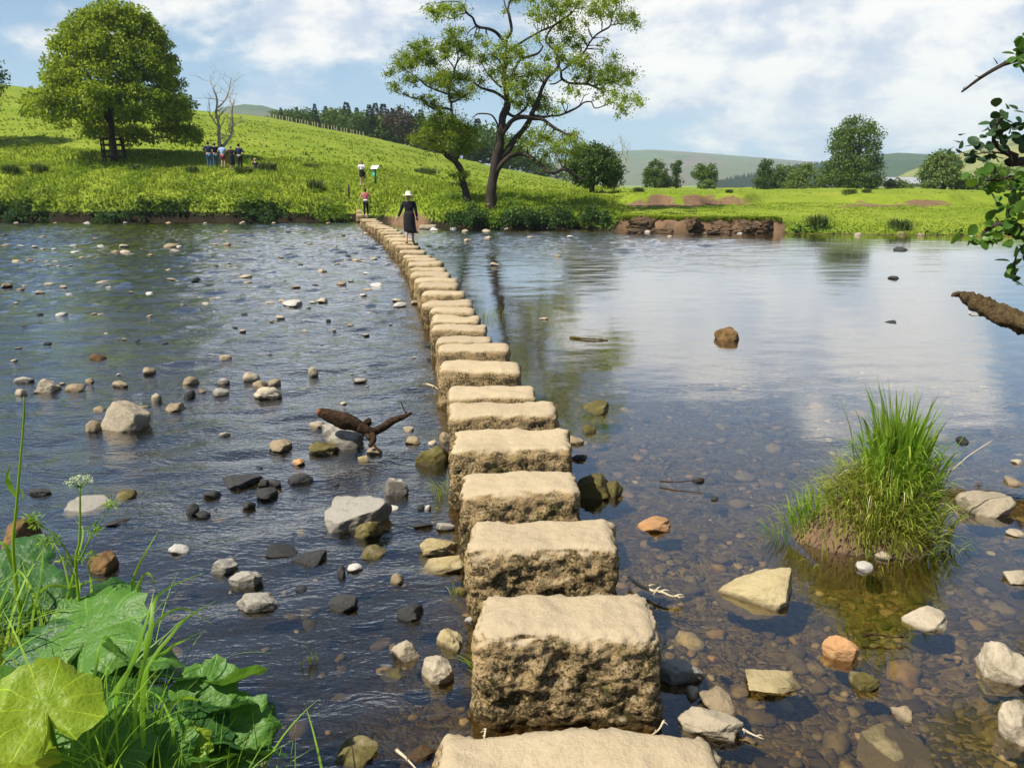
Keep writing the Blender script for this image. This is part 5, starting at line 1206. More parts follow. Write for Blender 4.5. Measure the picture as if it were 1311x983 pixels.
pc = at(469, 277.3, .5)
person("person in coral top and black trousers stepping off the last stone", pc, 1.60, R(6), "coral", "black", "dark", "trousers", ((.14, -.05, -.22), (.08, .0, -.26)), ((.10, .06, -.2), (.03, .06, -.22)), .08, False, None, [("waistband", (0, -.07, 1.0), (.24, .14, .10), "white")], .95, "short")
pg = P1 + Vector((-.05, .3, .05)); pg.z = gz(pg.x, pg.y) + .06
person("woman in white top and black skirt facing the river beside the information sign", pg, 1.66, R(180), "white", "black", "dark", "skirt", ((.06, .08, -.25), (.06, .08, -.25)), ((-.12, .14, .10), (-.10, .14, .08)), .03, True, None, [("bag", (-.2, -.02, .84), (.14, .10, .22), "black")], .95)
PEO = [(269, 215, 1.84, "navy", "denim", "man in navy top and blue jeans at the chestnut end of the group", "trousers", "dark", "long", 0, 1.12), (277, 213.5, 1.70, "black", "denim", "person in black jacket half behind the man in blue jeans", "trousers", "dark", "long", 15, 1.05),
       (286.5, 214.5, 1.66, "blue", "maroon", "man in pale blue shirt and maroon shorts in the middle of the group", "shorts", "dark", "short", -8, 1.12), (297.5, 217, 1.64, "brown", "black", "person in long dark brown coat standing fourth in the group", "dress", "grey", "long", 5, 1.05), (308, 217.5, 1.80, "navy", "black", "man in navy jumper and black trousers at the open end of the group", "trousers", "dark", "long", -20, 1.05)]
for u, v, H, a, b_, lab, kd, hr, sl, fc, bd in PEO:
    p = on_slope(u, v + 1.0); k = ppm(p)
    person(lab, p, H, R(fc), a, b_, hr, kd, ((.14, .02, -.22), (.14, .02, -.22)), ((-.10, .16, -.04), (-.12, .16, -.02)), .03, False, None, None, bd, sl, "group of people under the dead tree")
# small child sitting in the grass
ch = on_slope(327.5, 217); r0 = empty("person", ch, R(20)); tag(r0, "small fair-haired child in dark top sitting in the grass beyond the group", "person")
J = {"hip": (0, 0, .12, .12), "waist": (0, .02, .26, .11), "chest": (0, .04, .42, .12), "neck": (0, .05, .53, .05), "head": (0, .06, .63, (.085, .09)), "crown": (0, .05, .70, .07), "nose": (0, .16, .63, .012), "shl": (-.13, .04, .46, .05), "ell": (-.2, .14, .32, .038), "wrl": (-.1, .26, .24, .03), "shr": (.13, .04, .46, .05), "elr": (.2, .14, .32, .038), "wrr": (.1, .26, .24, .03),
     "lgl": (-.08, .05, .11, .075), "knl": (-.13, .33, .24, .055), "anl": (-.11, .52, .06, .04), "tol": (-.11, .62, .06, .035), "lgr": (.08, .05, .11, .075), "knr": (.13, .33, .24, .055), "anr": (.11, .52, .06, .04), "tor": (.11, .62, .06, .035)}
for t, sd in (("l", -1), ("r", 1)):
    for i in range(4): J[f"f{t}{i}"] = (sd * .1 + (i - 1.5) * .014, .31 + .01 * (i % 2), .235, .009)
    J["t" + t] = (sd * .1 - sd * .035, .275, .255, .009)
E = [("hip", "waist"), ("waist", "chest"), ("chest", "neck"), ("neck", "head"), ("head", "crown"), ("head", "nose")] + [(a + t, b_ + t) for t in "lr" for a, b_ in (("sh", "el"), ("el", "wr"), ("lg", "kn"), ("kn", "an"), ("an", "to"))] + [("chest", "sh" + t) for t in "lr"] + [("hip", "lg" + t) for t in "lr"] + [("wr" + t, f"f{t}{i}") for t in "lr" for i in range(4)] + [("wr" + t, "t" + t) for t in "lr"]
link("body", skin(J, E, "hip"), r0, [SKIN])
link("shirt", skin({n: (*J[n][:3], (J[n][3] if not hasattr(J[n][3], "__len__") else J[n][3][0]) + .018) for n in ("hip", "waist", "chest", "shl", "ell", "shr", "elr")}, [("hip", "waist"), ("waist", "chest"), ("chest", "shl"), ("shl", "ell"), ("chest", "shr"), ("shr", "elr")], "hip"), r0, [CL["black"]])
link("trousers", skin({n: (*J[n][:3], J[n][3] + .016) for n in ("hip", "lgl", "knl", "anl", "lgr", "knr", "anr")}, [("hip", "lgl"), ("lgl", "knl"), ("knl", "anl"), ("hip", "lgr"), ("lgr", "knr"), ("knr", "anr")], "hip"), r0, [CL["grey"]])
g = Geo(); g.ball((0, .045, .68), .105, 7, (1, 1, .95)); g.build("hair", HAIR["fair"], r0)

# ------------------------------------------------------------------ driftwood, log, twigs
dw = empty("driftwood", at(450, 575, 0)); tag(dw, "dark forked driftwood with a reddish broken end, resting on a pitted boulder", "driftwood"); b = dw.location.copy()
def dp(u, v, dy=0): return atY(u, v, b.y + dy) - b
g = Geo(); S = smooth_path([dp(409, 527), dp(420, 530), dp(436, 535), dp(453, 541), dp(467, 552), dp(474, 562, -.1)], 5); g.tube(S, [.7 * q_ for q_ in [.06, .065, .07, .075, .08, .085, .085, .09, .09, .1, .1, .11, .11, .11, .10, .1, .09, .09, .08, .07, .06, .055, .05, .04, .03, .03]], 12, wob=.6)
S = smooth_path([dp(460, 545), dp(476, 552), dp(492, 546, .1), dp(503, 539, .2), dp(516, 534, .25), dp(527, 529, .3)], 5); g.tube(S, list(np.linspace(.065, .012, len(S))), 8, wob=.6)
S = smooth_path([dp(473, 552), dp(478, 562, -.1), dp(473, 572, -.15)], 4); g.tube(S, list(np.linspace(.05, .018, len(S))), 7, wob=.5)
S = smooth_path([dp(470, 541), dp(473, 536, .05)], 3); g.tube(S, list(np.linspace(.05, .02, len(S))), 6, wob=.3)
S = smooth_path([dp(521, 531, .28), dp(516, 521, .3), dp(513, 514, .3)], 3); g.tube(S, list(np.linspace(.01, .004, len(S))), 4)
S = smooth_path([dp(470, 560), dp(482, 573, -.2), dp(487, 578, -.3)], 3); g.tube(S, list(np.linspace(.014, .008, len(S))), 4)
g.build("stem", M["drift"], dw)
g = Geo(); g.tube([dp(406, 526), dp(410.5, 527.5)], [.025, .045], 10, wob=.7); g.build("broken_end", M["driftred"], dw)
# fallen trunk reaching over the calm pool from the right-hand bank
def bk(x, y): return Vector((x, y, gz(x, y)))
L0 = atY(1229, 376, 9.2); L1 = atY(1318, 418, 8.4); dirv = (L1 - L0)
lg = empty("log", bk(9.5, 6.9)); tag(lg, "broken mossy log jutting out low over the calm pool", "log"); b = lg.location.copy()
P = [L0, L0.lerp(L1, .25), L0.lerp(L1, .6), L1, L1 + dirv * .6 + Vector((0, 0, .05)), L1 + dirv * 1.6, Vector((9.5, 6.9, gz(9.5, 6.9) + .05))]
S = smooth_path([q - b for q in P], 6)
S = [q + Vector((mn.noise(q * 2), mn.noise(q * 2 + Vector((5, 0, 0))), mn.noise(q * 2 + Vector((0, 5, 0))))) * .05 for q in S]
g = Geo(); S = [S[i].lerp(S[min(i + 1, len(S) - 1)], j / 4) for i in range(len(S)) for j in range(4)]
rl = np.interp(np.linspace(0, 1, len(S)), [0, .03, .10, .22, .5, 1], [.028, .05, .075, .10, .12, .2]); rl = [r * (1 + .16 * mn.noise(Vector((i * .21, 3, 1))) + .10 * mn.noise(Vector((i * .7, 8, 1)))) for i, r in enumerate(rl)]
V = []; up = None; nn_ = 26
for i, c in enumerate(S):
    t = (S[min(i + 1, len(S) - 1)] - S[max(0, i - 1)]).normalized()
    up = t.orthogonal().normalized() if up is None else (up - t * up.dot(t)).normalized()
    bb_ = t.cross(up)
    for j in range(nn_):
        a = 2 * math.pi * j / nn_; d = up * math.cos(a) + bb_ * math.sin(a)
        rg = .16 * mn.noise(Vector((math.cos(a) * 3.2, math.sin(a) * 3.2, i * .05))) + .16 * mn.noise(Vector((math.cos(a) * 1.3, math.sin(a) * 1.3, i * .16))) + .10 * mn.noise(Vector((a * 4, i * .5, 2)))
        tip = max(0, 1 - i / 5) * .10 * mn.noise(Vector((math.cos(a) * 4, math.sin(a) * 4, 9)))
        V.append(c + d * rl[i] * (1 + 1.7 * rg) - t * tip)
F = [[i * nn_ + j, i * nn_ + (j + 1) % nn_, (i + 1) * nn_ + (j + 1) % nn_, (i + 1) * nn_ + j] for i in range(len(S) - 1) for j in range(nn_)] + [list(range(nn_))[::-1]]
g.add(V, F)
for (a, c, r) in (((1262, 397), (1254, 404), .05), ((1225, 377), (1219, 379), .035), ((1288, 404), (1283, 411), .045)):
    A = atY(*a, 9.0) - b; B = atY(*c, 8.95) - b; g.tube([A, A.lerp(B, .6) + Vector((0, 0, .01)), B], [r, r * .8, r * .4], 7, wob=.4)
g.build("stem", M["logwood"], lg)
g = Geo(); g.tube(smooth_path([atY(1262, 401, 8.9) - b, atY(1245, 404, 8.9) - b, atY(1240, 400, 8.9) - b], 3), [.012] * 7, 4); g.build("twig", M["twig"], lg)
def twig(label, pts, r, m="twig", Z=.02, forks=3, seed=1):
    rd = random.Random(seed); P = [at(u, v, Z + (z if z else 0)) for u, v, z in pts]; o = Geo(); b = P[0].copy()
    S = smooth_path([p - b for p in P], 4); o.tube(S, list(np.linspace(r, r * .4, len(S))), 6, wob=.4)
    for _ in range(forks):
        q = S[rd.randrange(1, len(S))]; d = Vector((rd.uniform(-1, 1), rd.uniform(-1, 1), rd.uniform(.0, .2))) * r * 4.5
        o.tube(smooth_path([q, q + d * .5 + Vector((0, 0, .01)), q + d], 3), [r * .5, r * .45, r * .4, r * .35, r * .3, r * .2, r * .15], 4)
    t = o.build("twig", M[m]); t.location = b; tag(t, label, "twig")
twig("bleached knobbly twig floating beside the second big stone", [(806, 738, .04), (818, 748, .03), (835, 756, .03), (848, 758, .04), (860, 763, .03), (876, 764, .02)], .016, forks=9, seed=2)
twig("pale stick poking over the water at the lower photo edge", [(508, 960, .05), (520, 970, .06), (534, 985, .08)], .009, seed=3)
twig("thin stick leaning on the base of the hollowed stone", [(622, 932, .06), (620, 945, .03), (616, 965, .0)], .006, seed=4)
twig("dry stem caught at the corner of the hollowed stone", [(850, 922, .06), (842, 935, .03), (822, 948, .01)], .006, seed=5)
twig("dark seedy twig afloat above the pointed orange stone", [(1105, 814, .02), (1120, 812, .02), (1140, 815, .02), (1162, 816, .01)], .009, "drift", seed=6, forks=8)
twig("bark strip floating at the chalky rock's foot", [(946, 930, .01), (960, 938, .01), (978, 946, 0)], .008, seed=7)
twig("short pale branch sticking out below the narrow stones", [(546, 492, .10), (556, 495, .08), (566, 502, .02)], .018, seed=8)
twig("floating weed streak in the calm pool beside the stones", [(730, 432, .01), (745, 433, .02), (760, 434, .02), (778, 436, .0)], .022, "moss", Z=0, seed=9, forks=6)
twig("long twig drifting in the pool beyond the mossy boulder", [(845, 616, .01), (865, 617, .02), (895, 614, .04), (905, 612, .05)], .008, "drift", seed=10, forks=2)

# ------------------------------------------------------------------ grassy tussock islet in the shallows
ti = at(1103, 690, 0); ts = empty("grass_tussock", ti); tag(ts, "tall grassy tussock on a brown earth islet in the clear shallows", "tussock")
V = []; nr = 26; ns = 40
for i in range(nr):
    f = i / (nr - 1)
    for q in range(ns):
        a = 2 * math.pi * q / ns; r = f * (.86 + .22 * mn.noise(Vector((math.cos(a) * 1.4, math.sin(a) * 1.4, 3))))
        x = r * 1.08 * math.cos(a) - .05 * f; y = r * .62 * math.sin(a) + .05
        V.append((x, y, .34 * math.exp(-(f * 1.55) ** 2) - .33 * f ** 2 + .06 + .03 * mn.noise(Vector((x * 6, y * 6, 1)))))
F = [[i * ns + q, i * ns + (q + 1) % ns, (i + 1) * ns + (q + 1) % ns, (i + 1) * ns + q] for i in range(nr - 1) for q in range(ns)]
link("soil_mound", mesh("soil_mound", V, F), ts, [M["clay"]])
def mound(x, y):
    f = np.hypot((x + .05) / 1.08, (y - .05) / .62); return .34 * np.exp(-(f * 1.55) ** 2) - .33 * f ** 2 + .06
def tuft(n, cx, cy_, sx, sy, h, w, bend, m, nm, lean=(0, 0), spread=1.0):
    X = rng.normal(cx, sx, n); Y = rng.normal(cy_, sy, n); D = np.c_[(X - cx) / sx, (Y - cy_) / sy] * .6 + rng.normal(0, .35, (n, 2)) + np.array(lean)
    V, F = ablades(np.c_[X, Y, mound(X, Y) - .02], D, rng.uniform(*h, n), rng.uniform(*w, n), rng.uniform(*bend, n), spread=spread)
    link(nm, mesh(nm, V, F, True), ts, [M[m]])
def ablades(C, D, H, W, bend, k=7, spread=1.0):
    """arching blades: k segments, tapering, bending over along D"""
    n = len(C); D = np.c_[D, np.zeros(n)]; ln = np.linalg.norm(D, axis=1, keepdims=True); D = D / np.maximum(ln, .05)
    a = rng.uniform(0, 6.28, n); S = np.c_[np.cos(a), np.sin(a), 0 * a] * .7 + np.c_[-D[:, 1], D[:, 0], 0 * a]; S = unit(S)
    V = []; H = H[:, None]; W = W[:, None]; b_ = bend[:, None]
    for i in range(k + 1):
        t = i / k; th = b_ * 2.2 * t
        x = (1 - np.cos(th)) / np.maximum(2.2 * b_, .05); z = np.sin(th) / np.maximum(2.2 * b_, .05)
        c = C + D * x * H * spread + np.array([0, 0, 1.0]) * z * H
        w = W * (1 - t ** 2.2) * (.55 + .45 * min(1, t * 4)) + .0006
        V += [c - S * w / 2, c + S * w / 2]
    V = np.stack(V, 1).reshape(-1, 3); m_ = 2 * (k + 1); base = np.arange(n) * m_
    F = np.concatenate([base[:, None] + np.array([2 * i, 2 * i + 1, 2 * i + 3, 2 * i + 2]) for i in range(k)])
    return V, F
tuft(430, .24, .12, .115, .10, (.55, 1.05), (.014, .034), (.35, 1.05), "tuss", "tall_grass", (0, -.3), .42)
tuft(120, .25, .12, .08, .07, (.5, .76), (.012, .026), (.05, .3), "tuss", "upright_grass")
tuft(430, .22, .04, .16, .13, (.4, .75), (.009, .02), (.5, 1.1), "tuss", "side_grass", (.1, -.4), .55)
tuft(60, .15, .0, .2, .14, (.3, .7), (.005, .01), (.4, 1.2), "twig", "dead_grass", (0, -.4), .8)
tuft(260, .22, -.02, .14, .1, (.3, .6), (.008, .018), (.5, 1.1), "tussy", "pale_grass", (0, -.5), .6)
tuft(1000, .0, -.02, .23, .16, (.18, .42), (.007, .016), (.4, 1.1), "tussy", "yellow_grass", (-.3, -.2))
tuft(520, .10, -.20, .28, .10, (.14, .34), (.007, .015), (.4, 1.0), "tussy", "front_grass", (0, -.5))
tuft(150, -.60, .02, .13, .07, (.12, .30), (.007, .014), (.3, .9), "tuss", "outlying_grass", (-.3, 0))
tuft(16, .25, .12, .10, .10, (.78, .98), (.003, .005), (.03, .3), "tuss", "flowering_stem")
g = Geo(); g.tube(smooth_path([at(1195, 610, .3) - ti, at(1222, 600, .42) - ti, at(1250, 580, .55) - ti, at(1285, 560, .66) - ti], 5), list(np.linspace(.007, .003, 16)), 4); g.build("long_stem", M["twig"], ts)

ts.scale = (.85, .85, 1); ts.location.x += .06
# small tufts at the sides of the near stones, moss fringe
def sidetuft(label, x, y, z, n, h, m="tuss", sd=.02, lean=(0, 0)):
    C = np.c_[rng.normal(0, sd, n), rng.normal(0, sd * 1.5, n), np.zeros(n)]; D = rng.normal(0, .5, (n, 2)) + np.array(lean)
    V, F = ablades(C, D, rng.uniform(.5, 1, n) * h, np.full(n, .006), rng.uniform(.2, .8, n))
    o = link("grass_tuft", mesh("grass_tuft", V, F), None, [M[m]]); o.location = (x, y, z); tag(o, label, "grass tuft")
s1 = STONES[1].location
sidetuft("small grass tuft sprouting at the dry side of the hollowed stone, riffle side", s1.x - .42, s1.y - .02, .12, 40, .22, lean=(-.8, 0))
sidetuft("thin grass tuft growing up the pool side of the hollowed stone", s1.x + .43, s1.y - .02, .16, 30, .24, lean=(.5, 0))
q = at(598, 765, 0); sidetuft("few yellowish blades between the first two big stones, riffle side", q.x - .06, q.y, .0, 16, .14, "tussy", lean=(-.8, 0))
q = at(566, 634, 0); sidetuft("yellow-green weed trailing in water beside the fourth stone", q.x, q.y, .0, 60, .22, "tussy", .05, (-1.2, 0))
q = at(625, 408, 0); sidetuft("mossy weed clump at the pool edge of the eleventh stone", q.x, q.y, .0, 90, .25, "tussy", .16, (.5, 0))
q = at(398, 848, 0); sidetuft("floating green sprig alone in the dark near water", q.x, q.y, .0, 14, .10, "tussy", .02, (0, -.8))

# ------------------------------------------------------------------ near bank plants
def round_leaf(r, lobes, cup, seed, n=40, rn=12):
    V = [(0, 0, 0)]; F = []; sd = seed * 3.1
    for i in range(1, rn + 1):
        f = i / rn
        for q in range(n):
            a = 2 * math.pi * q / n
            notch = 1 - .80 * math.exp(-((((a - math.pi * 1.5 + math.pi) % (2 * math.pi)) - math.pi) / .20) ** 2)
            edge_ = 1 + .07 * math.sin(a * lobes + sd) + .045 * math.sin(a * lobes * 2.7 + sd * 2) + .035 * math.sin(a * lobes * 5.3)
            rr_ = r * f * (notch * (edge_ if f > .4 else 1 + (edge_ - 1) * f * 1.6))
            x, y = rr_ * math.cos(a), rr_ * math.sin(a)
            vein = .035 * r * f * (abs(math.sin(a * lobes / 2 + sd * .5)) ** .7) + .010 * r * math.sin(a * 17 + f * 9)
            z = cup * r * f * f + vein + .20 * r * mn.noise(Vector((x / r * 1.6, y / r * 1.6, sd))) * f + .045 * r * mn.noise(Vector((x / r * 6, y / r * 6, sd))) - .12 * r * max(0, f - .8) * 5 * (.5 + .5 * math.sin(a * 3 + sd))
            V.append((x, y, z))
    F = [[0, 1 + q, 1 + (q + 1) % n] for q in range(n)]
    for i in range(rn - 1):
        o = 1 + i * n
        F += [[o + q, o + n + q, o + n + (q + 1) % n, o + (q + 1) % n] for q in range(n)]
    return V, F
def bur_mat(name, a, b_, tr):
    m, t = newmat(name); v = t.obj(); x, y, z = t.sep(v)
    rad = t.math("SQRT", t.math("ADD", t.math("MULTIPLY", x, x), t.math("MULTIPLY", y, y)))
    an = t.math("ARCTAN2", y, x)
    wob = t.noise(v, 9, 3)
    ve = t.math("ABSOLUTE", t.math("SINE", t.math("ADD", t.math("MULTIPLY", an, 5.5), t.math("MULTIPLY", wob, 1.2))))
    vein = t.math("MULTIPLY", t.math("SUBTRACT", .13, ve, clamp=True), 6, clamp=True)
    vo = t.n("ShaderNodeTexVoronoi", {"Vector": v, "Scale": 42.0}, feature="DISTANCE_TO_EDGE").outputs["Distance"]
    c = t.mix(t.noise(v, 14, 5, .6), a, b_)
    c = t.mix(t.math("MULTIPLY", t.math("SUBTRACT", .05, vo, clamp=True), 9, clamp=True), c, tuple(min(1, 1.5 * q) for q in b_))
    c = t.mix(vein, c, tuple(min(1, 1.9 * q) for q in b_))
    h = t.math("ADD", t.math("MULTIPLY", vo, 1.5), t.math("MULTIPLY", vein, -.5))
    p = t.pbr(c, .45, .35, t.bump(h, .45, .006)); tl = t.n("ShaderNodeBsdfTranslucent", {0: t.mix(.5, c, tuple(min(1, q * w) for q, w in zip(b_, (1.6, 1.3, .6))))}).outputs[0]
    t.out(t.n("ShaderNodeMixShader", {0: tr, 1: p, 2: tl}).outputs[0]); return m
M["burA"] = bur_mat("butterbur_bright", (.22, .36, .02), (.34, .44, .03), .5)  # lit copy of the leaf: sunlight coming through it is put into the colour
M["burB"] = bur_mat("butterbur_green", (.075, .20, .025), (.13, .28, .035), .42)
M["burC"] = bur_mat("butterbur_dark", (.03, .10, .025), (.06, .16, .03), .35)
BUR = [("butterbur with one big sunlit yellow-green leaf, nearest the camera", [(58, 905, .185, "burA", 2.38, .62, (.1, -.5)), (15, 965, .15, "burA", 2.36, .62, (.3, .1)), (130, 955, .19, "burB", 2.5, .66, (.1, -.3)), (8, 885, .16, "burB", 2.8, .52, (.2, .2)), (200, 960, .15, "burB", 2.6, .5, (-.2, -.3)), (60, 975, .2, "burC", 2.66, .35, (0, 0))]),
       ("broad shaded butterbur behind the sunlit leaf", [(112, 812, .27, "burB", 3.1, .68, (.15, -.5)), (182, 845, .19, "burB", 3.0, .66, (-.35, -.45)), (55, 838, .18, "burC", 3.05, .55, (.2, -.1)), (222, 868, .13, "burC", 2.95, .45, (-.3, -.1)), (25, 715, .16, "burC", 3.9, .45, (.2, -.3)), (168, 882, .17, "burC", 2.9, .5, (0, -.2)), (42, 765, .2, "burC", 3.5, .55, (.2, -.3)), (150, 770, .14, "burC", 3.4, .5, (.2, -.4))]),
       ("dark green butterbur leaning out over the water's edge", [(264, 882, .14, "burB", 2.9, .42, (-.5, -.3)), (302, 872, .13, "burB", 2.95, .34, (-.6, -.3)), (300, 938, .17, "burB", 2.78, .40, (-.5, -.35)), (322, 962, .15, "burC", 2.72, .25, (-.6, -.2)), (252, 932, .14, "burC", 2.74, .42, (-.2, -.3)), (262, 968, .13, "burB", 2.64, .42, (-.1, -.4)), (330, 925, .10, "burC", 2.86, .2, (-.7, -.2)), (285, 905, .13, "burC", 2.84, .28, (-.3, 0)), (235, 962, .11, "burA", 2.62, .45, (0, -.3))])]
for bi, (lab, lv) in enumerate(BUR):
    c0 = sum((atY(u, v, Y) for u, v, r, m, Y, z, t in lv), Vector()) / len(lv)
    bx, by = c0.x - .02, c0.y; base = Vector((bx, by, gz(bx, by)))
    if bi == 2: base = Vector((bx - .18, by - .1, max(gz(bx - .18, by - .1), -.05)))
    root = empty("butterbur", base); tag(root, lab, "butterbur", "butterbur plants on the near bank")
    for i, (u, v, r, m, Y, z, tl) in enumerate(lv):
        p = atY(u, v, Y)
        V, F = round_leaf(r, 7 + i % 3, .18 if i % 2 else -.05, i + bi * 11)
        o = link("leaf", mesh("leaf", V, F), root, [M[m]])
        o.location = p - base; o.rotation_euler = (R(22) - tl[1] * .3, -tl[0] * .9, rd.uniform(-.8, .8) + 2.6 * (i % 2))
        g = Geo(); q = p - base; e = Vector((q.x * .25, q.y * .25, min(-.05, 0))); g.tube(smooth_path([e, q * .5 + Vector((0, 0, -.02)), q + Vector((0, 0, -.004))], 4), [.012, .012, .011, .01, .01, .009, .008, .008, .006], 6); g.build("stalk", M["burB"], root)
def blade_path(P, w, fold=.14):
    S = smooth_path(P, 5); V = []; n = len(S)
    for i, p in enumerate(S):
        t = (S[min(i + 1, n - 1)] - S[max(0, i - 1)]).normalized(); tw_ = 1.1 * mn.noise(Vector((P[0].x * 9, i * .16, w * 90))); side = (Matrix.Rotation(tw_, 3, t) @ t.cross(Vector((.25, -1, .35)))).normalized(); nn = side.cross(t)
        f = i / (n - 1); ww = w * .8 * (1 - f ** 1.7) * (.45 + .55 * min(1, f * 2.6)) + .0006
        V += [p - side * ww / 2, p + nn * ww * fold, p + side * ww / 2]
    F = []
    for i in range(n - 1): F += [[3 * i, 3 * i + 1, 3 * i + 4, 3 * i + 3], [3 * i + 1, 3 * i + 2, 3 * i + 5, 3 * i + 4]]
    return V, F
Z = .3083
BL = [[(560, 760), (620, 450), (640, 300), (700, 235), (860, 165)], [(600, 640), (720, 420), (800, 345), (900, 285)], [(590, 640), (700, 490), (760, 455), (840, 415)], [(460, 780), (560, 520), (620, 330), (640, 240)], [(360, 800), (400, 560), (430, 450), (530, 420)], [(480, 720), (560, 540), (600, 450)],
      [(520, 420), (560, 260), (600, 180), (630, 190), (672, 295)], [(600, 520), (650, 380), (760, 320), (890, 390)], [(720, 860), (690, 740), (650, 680), (590, 655)], [(640, 800), (750, 695), (820, 700), (900, 740)], [(80, 1000), (160, 860), (210, 740), (290, 650)], [(360, 800), (320, 690), (280, 560), (250, 455)], [(-30, 690), (0, 640), (60, 600), (135, 585)], [(60, 150), (60, 290), (90, 400), (80, 510)][::-1], [(230, 420), (280, 270), (320, 120), (345, 0), (310, -50)],
      [(520, 330), (560, 180), (610, 80), (660, -5)], [(350, 420), (380, 260), (370, 140), (402, 100)], [(330, 420), (300, 300), (260, 120), (200, 10)], [(420, 980), (460, 820), (540, 700)], [(500, 990), (530, 880), (600, 780), (680, 740)], [(440, 990), (400, 860), (350, 800)], [(700, 900), (640, 830), (600, 860)], [(850, 960), (820, 880), (760, 800), (690, 760)], [(560, 1000), (640, 880), (720, 800)], [(150, 600), (180, 480), (220, 455)], [(170, 380), (120, 220), (60, 160), (0, 250)], [(40, 560), (20, 420), (0, 330)], [(100, 430), (180, 240), (300, 230), (420, 200), (520, 265)], [(130, 430), (170, 200), (180, 60)], [(20, 520), (50, 380), (110, 240), (90, 110)], [(280, 420), (430, 330), (540, 290), (620, 370)], [(480, 980), (500, 800), (470, 640)], [(260, 400), (330, 250), (300, 130)], [(600, 900), (560, 760), (520, 690)], [(380, 560), (340, 430), (345, 350)]]
grl = [("clump of long arching reed blades, sunlit, in front of the butterbur", [0, 1, 2, 3, 4, 5, 7, 8, 9, 10, 11, 18, 19, 20, 21, 22, 23, 31, 33], 2.6), ("darker clump of reed blades behind the butterbur by the photo's edge", [6, 12, 13, 14, 15, 16, 17, 24, 25, 26, 27, 28, 29, 30, 32, 34], 3.3)]
for lab, ids, Y in grl:
    xs_ = atY(sum(BL[i][0][0] * Z for i in ids) / len(ids), 900, Y); base = Vector((xs_.x, xs_.y, gz(xs_.x, xs_.y)))
    root = empty("reed_clump", base); tag(root, lab, "reed clump")
    for i in ids:
        dy = rd.uniform(-.12, .12); P = [atY(u * Z, 680 + v * Z, Y + dy + .08 * q) - base for q, (u, v) in enumerate(BL[i])]
        lo = P[0].copy(); lo.z = -.03; lo.x = lo.x * .7 - .02; P = [lo] + P if P[0].z > .05 else P
        V, F = blade_path(P, (.020 if i % 3 else .028) if Y < 3 else (.020 if i % 3 else .026)); o = link("blade", mesh("blade", V, F), root, [M["blade"] if Y < 3 else M["tuss"]])
    for q_ in range(26):
        bx_, by_ = rng.normal(.02, .22), rng.normal(0, .10); C = np.array([[bx_, by_, gz(base.x + bx_, base.y + by_) - base.z - .02]])
        V, F = ablades(C, np.array([[rng.normal(.6, .7), rng.normal(-.1, .6)]]), rng.uniform(.45, .85, 1), rng.uniform(.009, .018, 1), rng.uniform(.25, .95, 1), k=10); link("blade", mesh("blade", V, F), root, [M["blade"] if (q_ % 3 and Y < 3) else M["tuss"]])
    n = 420 if Y < 3 else 380; C = np.c_[rng.normal(0, .26, n), rng.normal(0, .12, n), np.zeros(n)]
    C[:, 2] = [gz(base.x + c[0], base.y + c[1]) - base.z - .02 for c in C]
    V, F = ablades(C, rng.normal(0, 1, (n, 2)), rng.uniform(.25, .62, n) * (1 if Y < 3 else 1.15), rng.uniform(.004, .013, n), rng.uniform(.1, .7, n)); o = link("fine_grass", mesh("fine_grass", V, F), root, [M["tuss"] if Y > 3 else M["blade"]]); o["kind"] = "stuff"
# tall single reed with a bud-like tip
rb = atY(18, 760, 3.4); rb.z = gz(rb.x, rb.y); rs = empty("reed", rb); tag(rs, "single tall reed stem with a narrow green spike, standing above the other plants", "reed")
q = lambda u, v: atY(u, v, 3.4) - rb
g = Geo(); S = smooth_path([Vector((0, 0, -.05)), q(18, 720), q(21, 650), q(27, 580), q(30.5, 535), q(30.5, 508)], 4); g.tube(S, list(np.linspace(.0085, .003, len(S))), 6); g.build("stem", M["tuss"], rs)
V, F = blade_path([q(29.5, 550), q(31, 530), q(31, 507)], .016); link("spike", mesh("spike", V, F), rs, [M["blade"]])
V, F = blade_path([q(20, 636), q(10, 615), q(12, 596)], .040); link("leaf", mesh("leaf", V, F), rs, [M["blade"]])
V, F = blade_path([q(22, 625), q(29, 630), q(30, 645)], .018); link("leaf", mesh("leaf", V, F), rs, [M["blade"]])
V, F = blade_path([q(17, 730), q(8, 700), q(-8, 690)], .03); link("leaf", mesh("leaf", V, F), rs, [M["blade"]])
# umbellifer
ub = atY(100, 790, 3.3); ub.z = gz(ub.x, ub.y); um = empty("cow_parsley", ub); tag(um, "cow parsley with one flat greenish-white flower head on a thin stem", "cow parsley")
q = lambda u, v, dy=0: atY(u, v, 3.3 + dy) - ub
g = Geo(); g.tube(smooth_path([Vector((0, 0, -.05)), q(98, 740), q(102, 690), q(102.5, 624)], 4), list(np.linspace(.008, .0045, 13)), 6)
g.tube(smooth_path([q(101, 720), q(115, 690), q(143, 645)], 3), list(np.linspace(.005, .002, 7)), 5); g.tube(smooth_path([q(98, 730), q(75, 690), q(46, 668), q(40, 660)], 3), list(np.linspace(.005, .002, 10)), 5); g.tube(smooth_path([q(99, 745), q(82, 715), q(60, 690)], 3), list(np.linspace(.004, .002, 7)), 5)
tips = []
for i in range(16):
    a = i * 2.4; r_ = (.35 + .65 * (i / 15)) * .062; c = q(102, 612) + Vector((r_ * math.cos(a), r_ * math.sin(a), -.012 * (r_ / .062) ** 2)); tips.append(c); g.tube([q(102.5, 624), q(102.5, 624).lerp(c, .6) + Vector((0, 0, -.004)), c], .0014, 4)
g.build("stem", M["tuss"], um)
C = np.array([c[:] for c in tips]); V, F = clump_leaves(C, np.full(16, .012), np.full(16, 30), .006, .5, 0, .8)
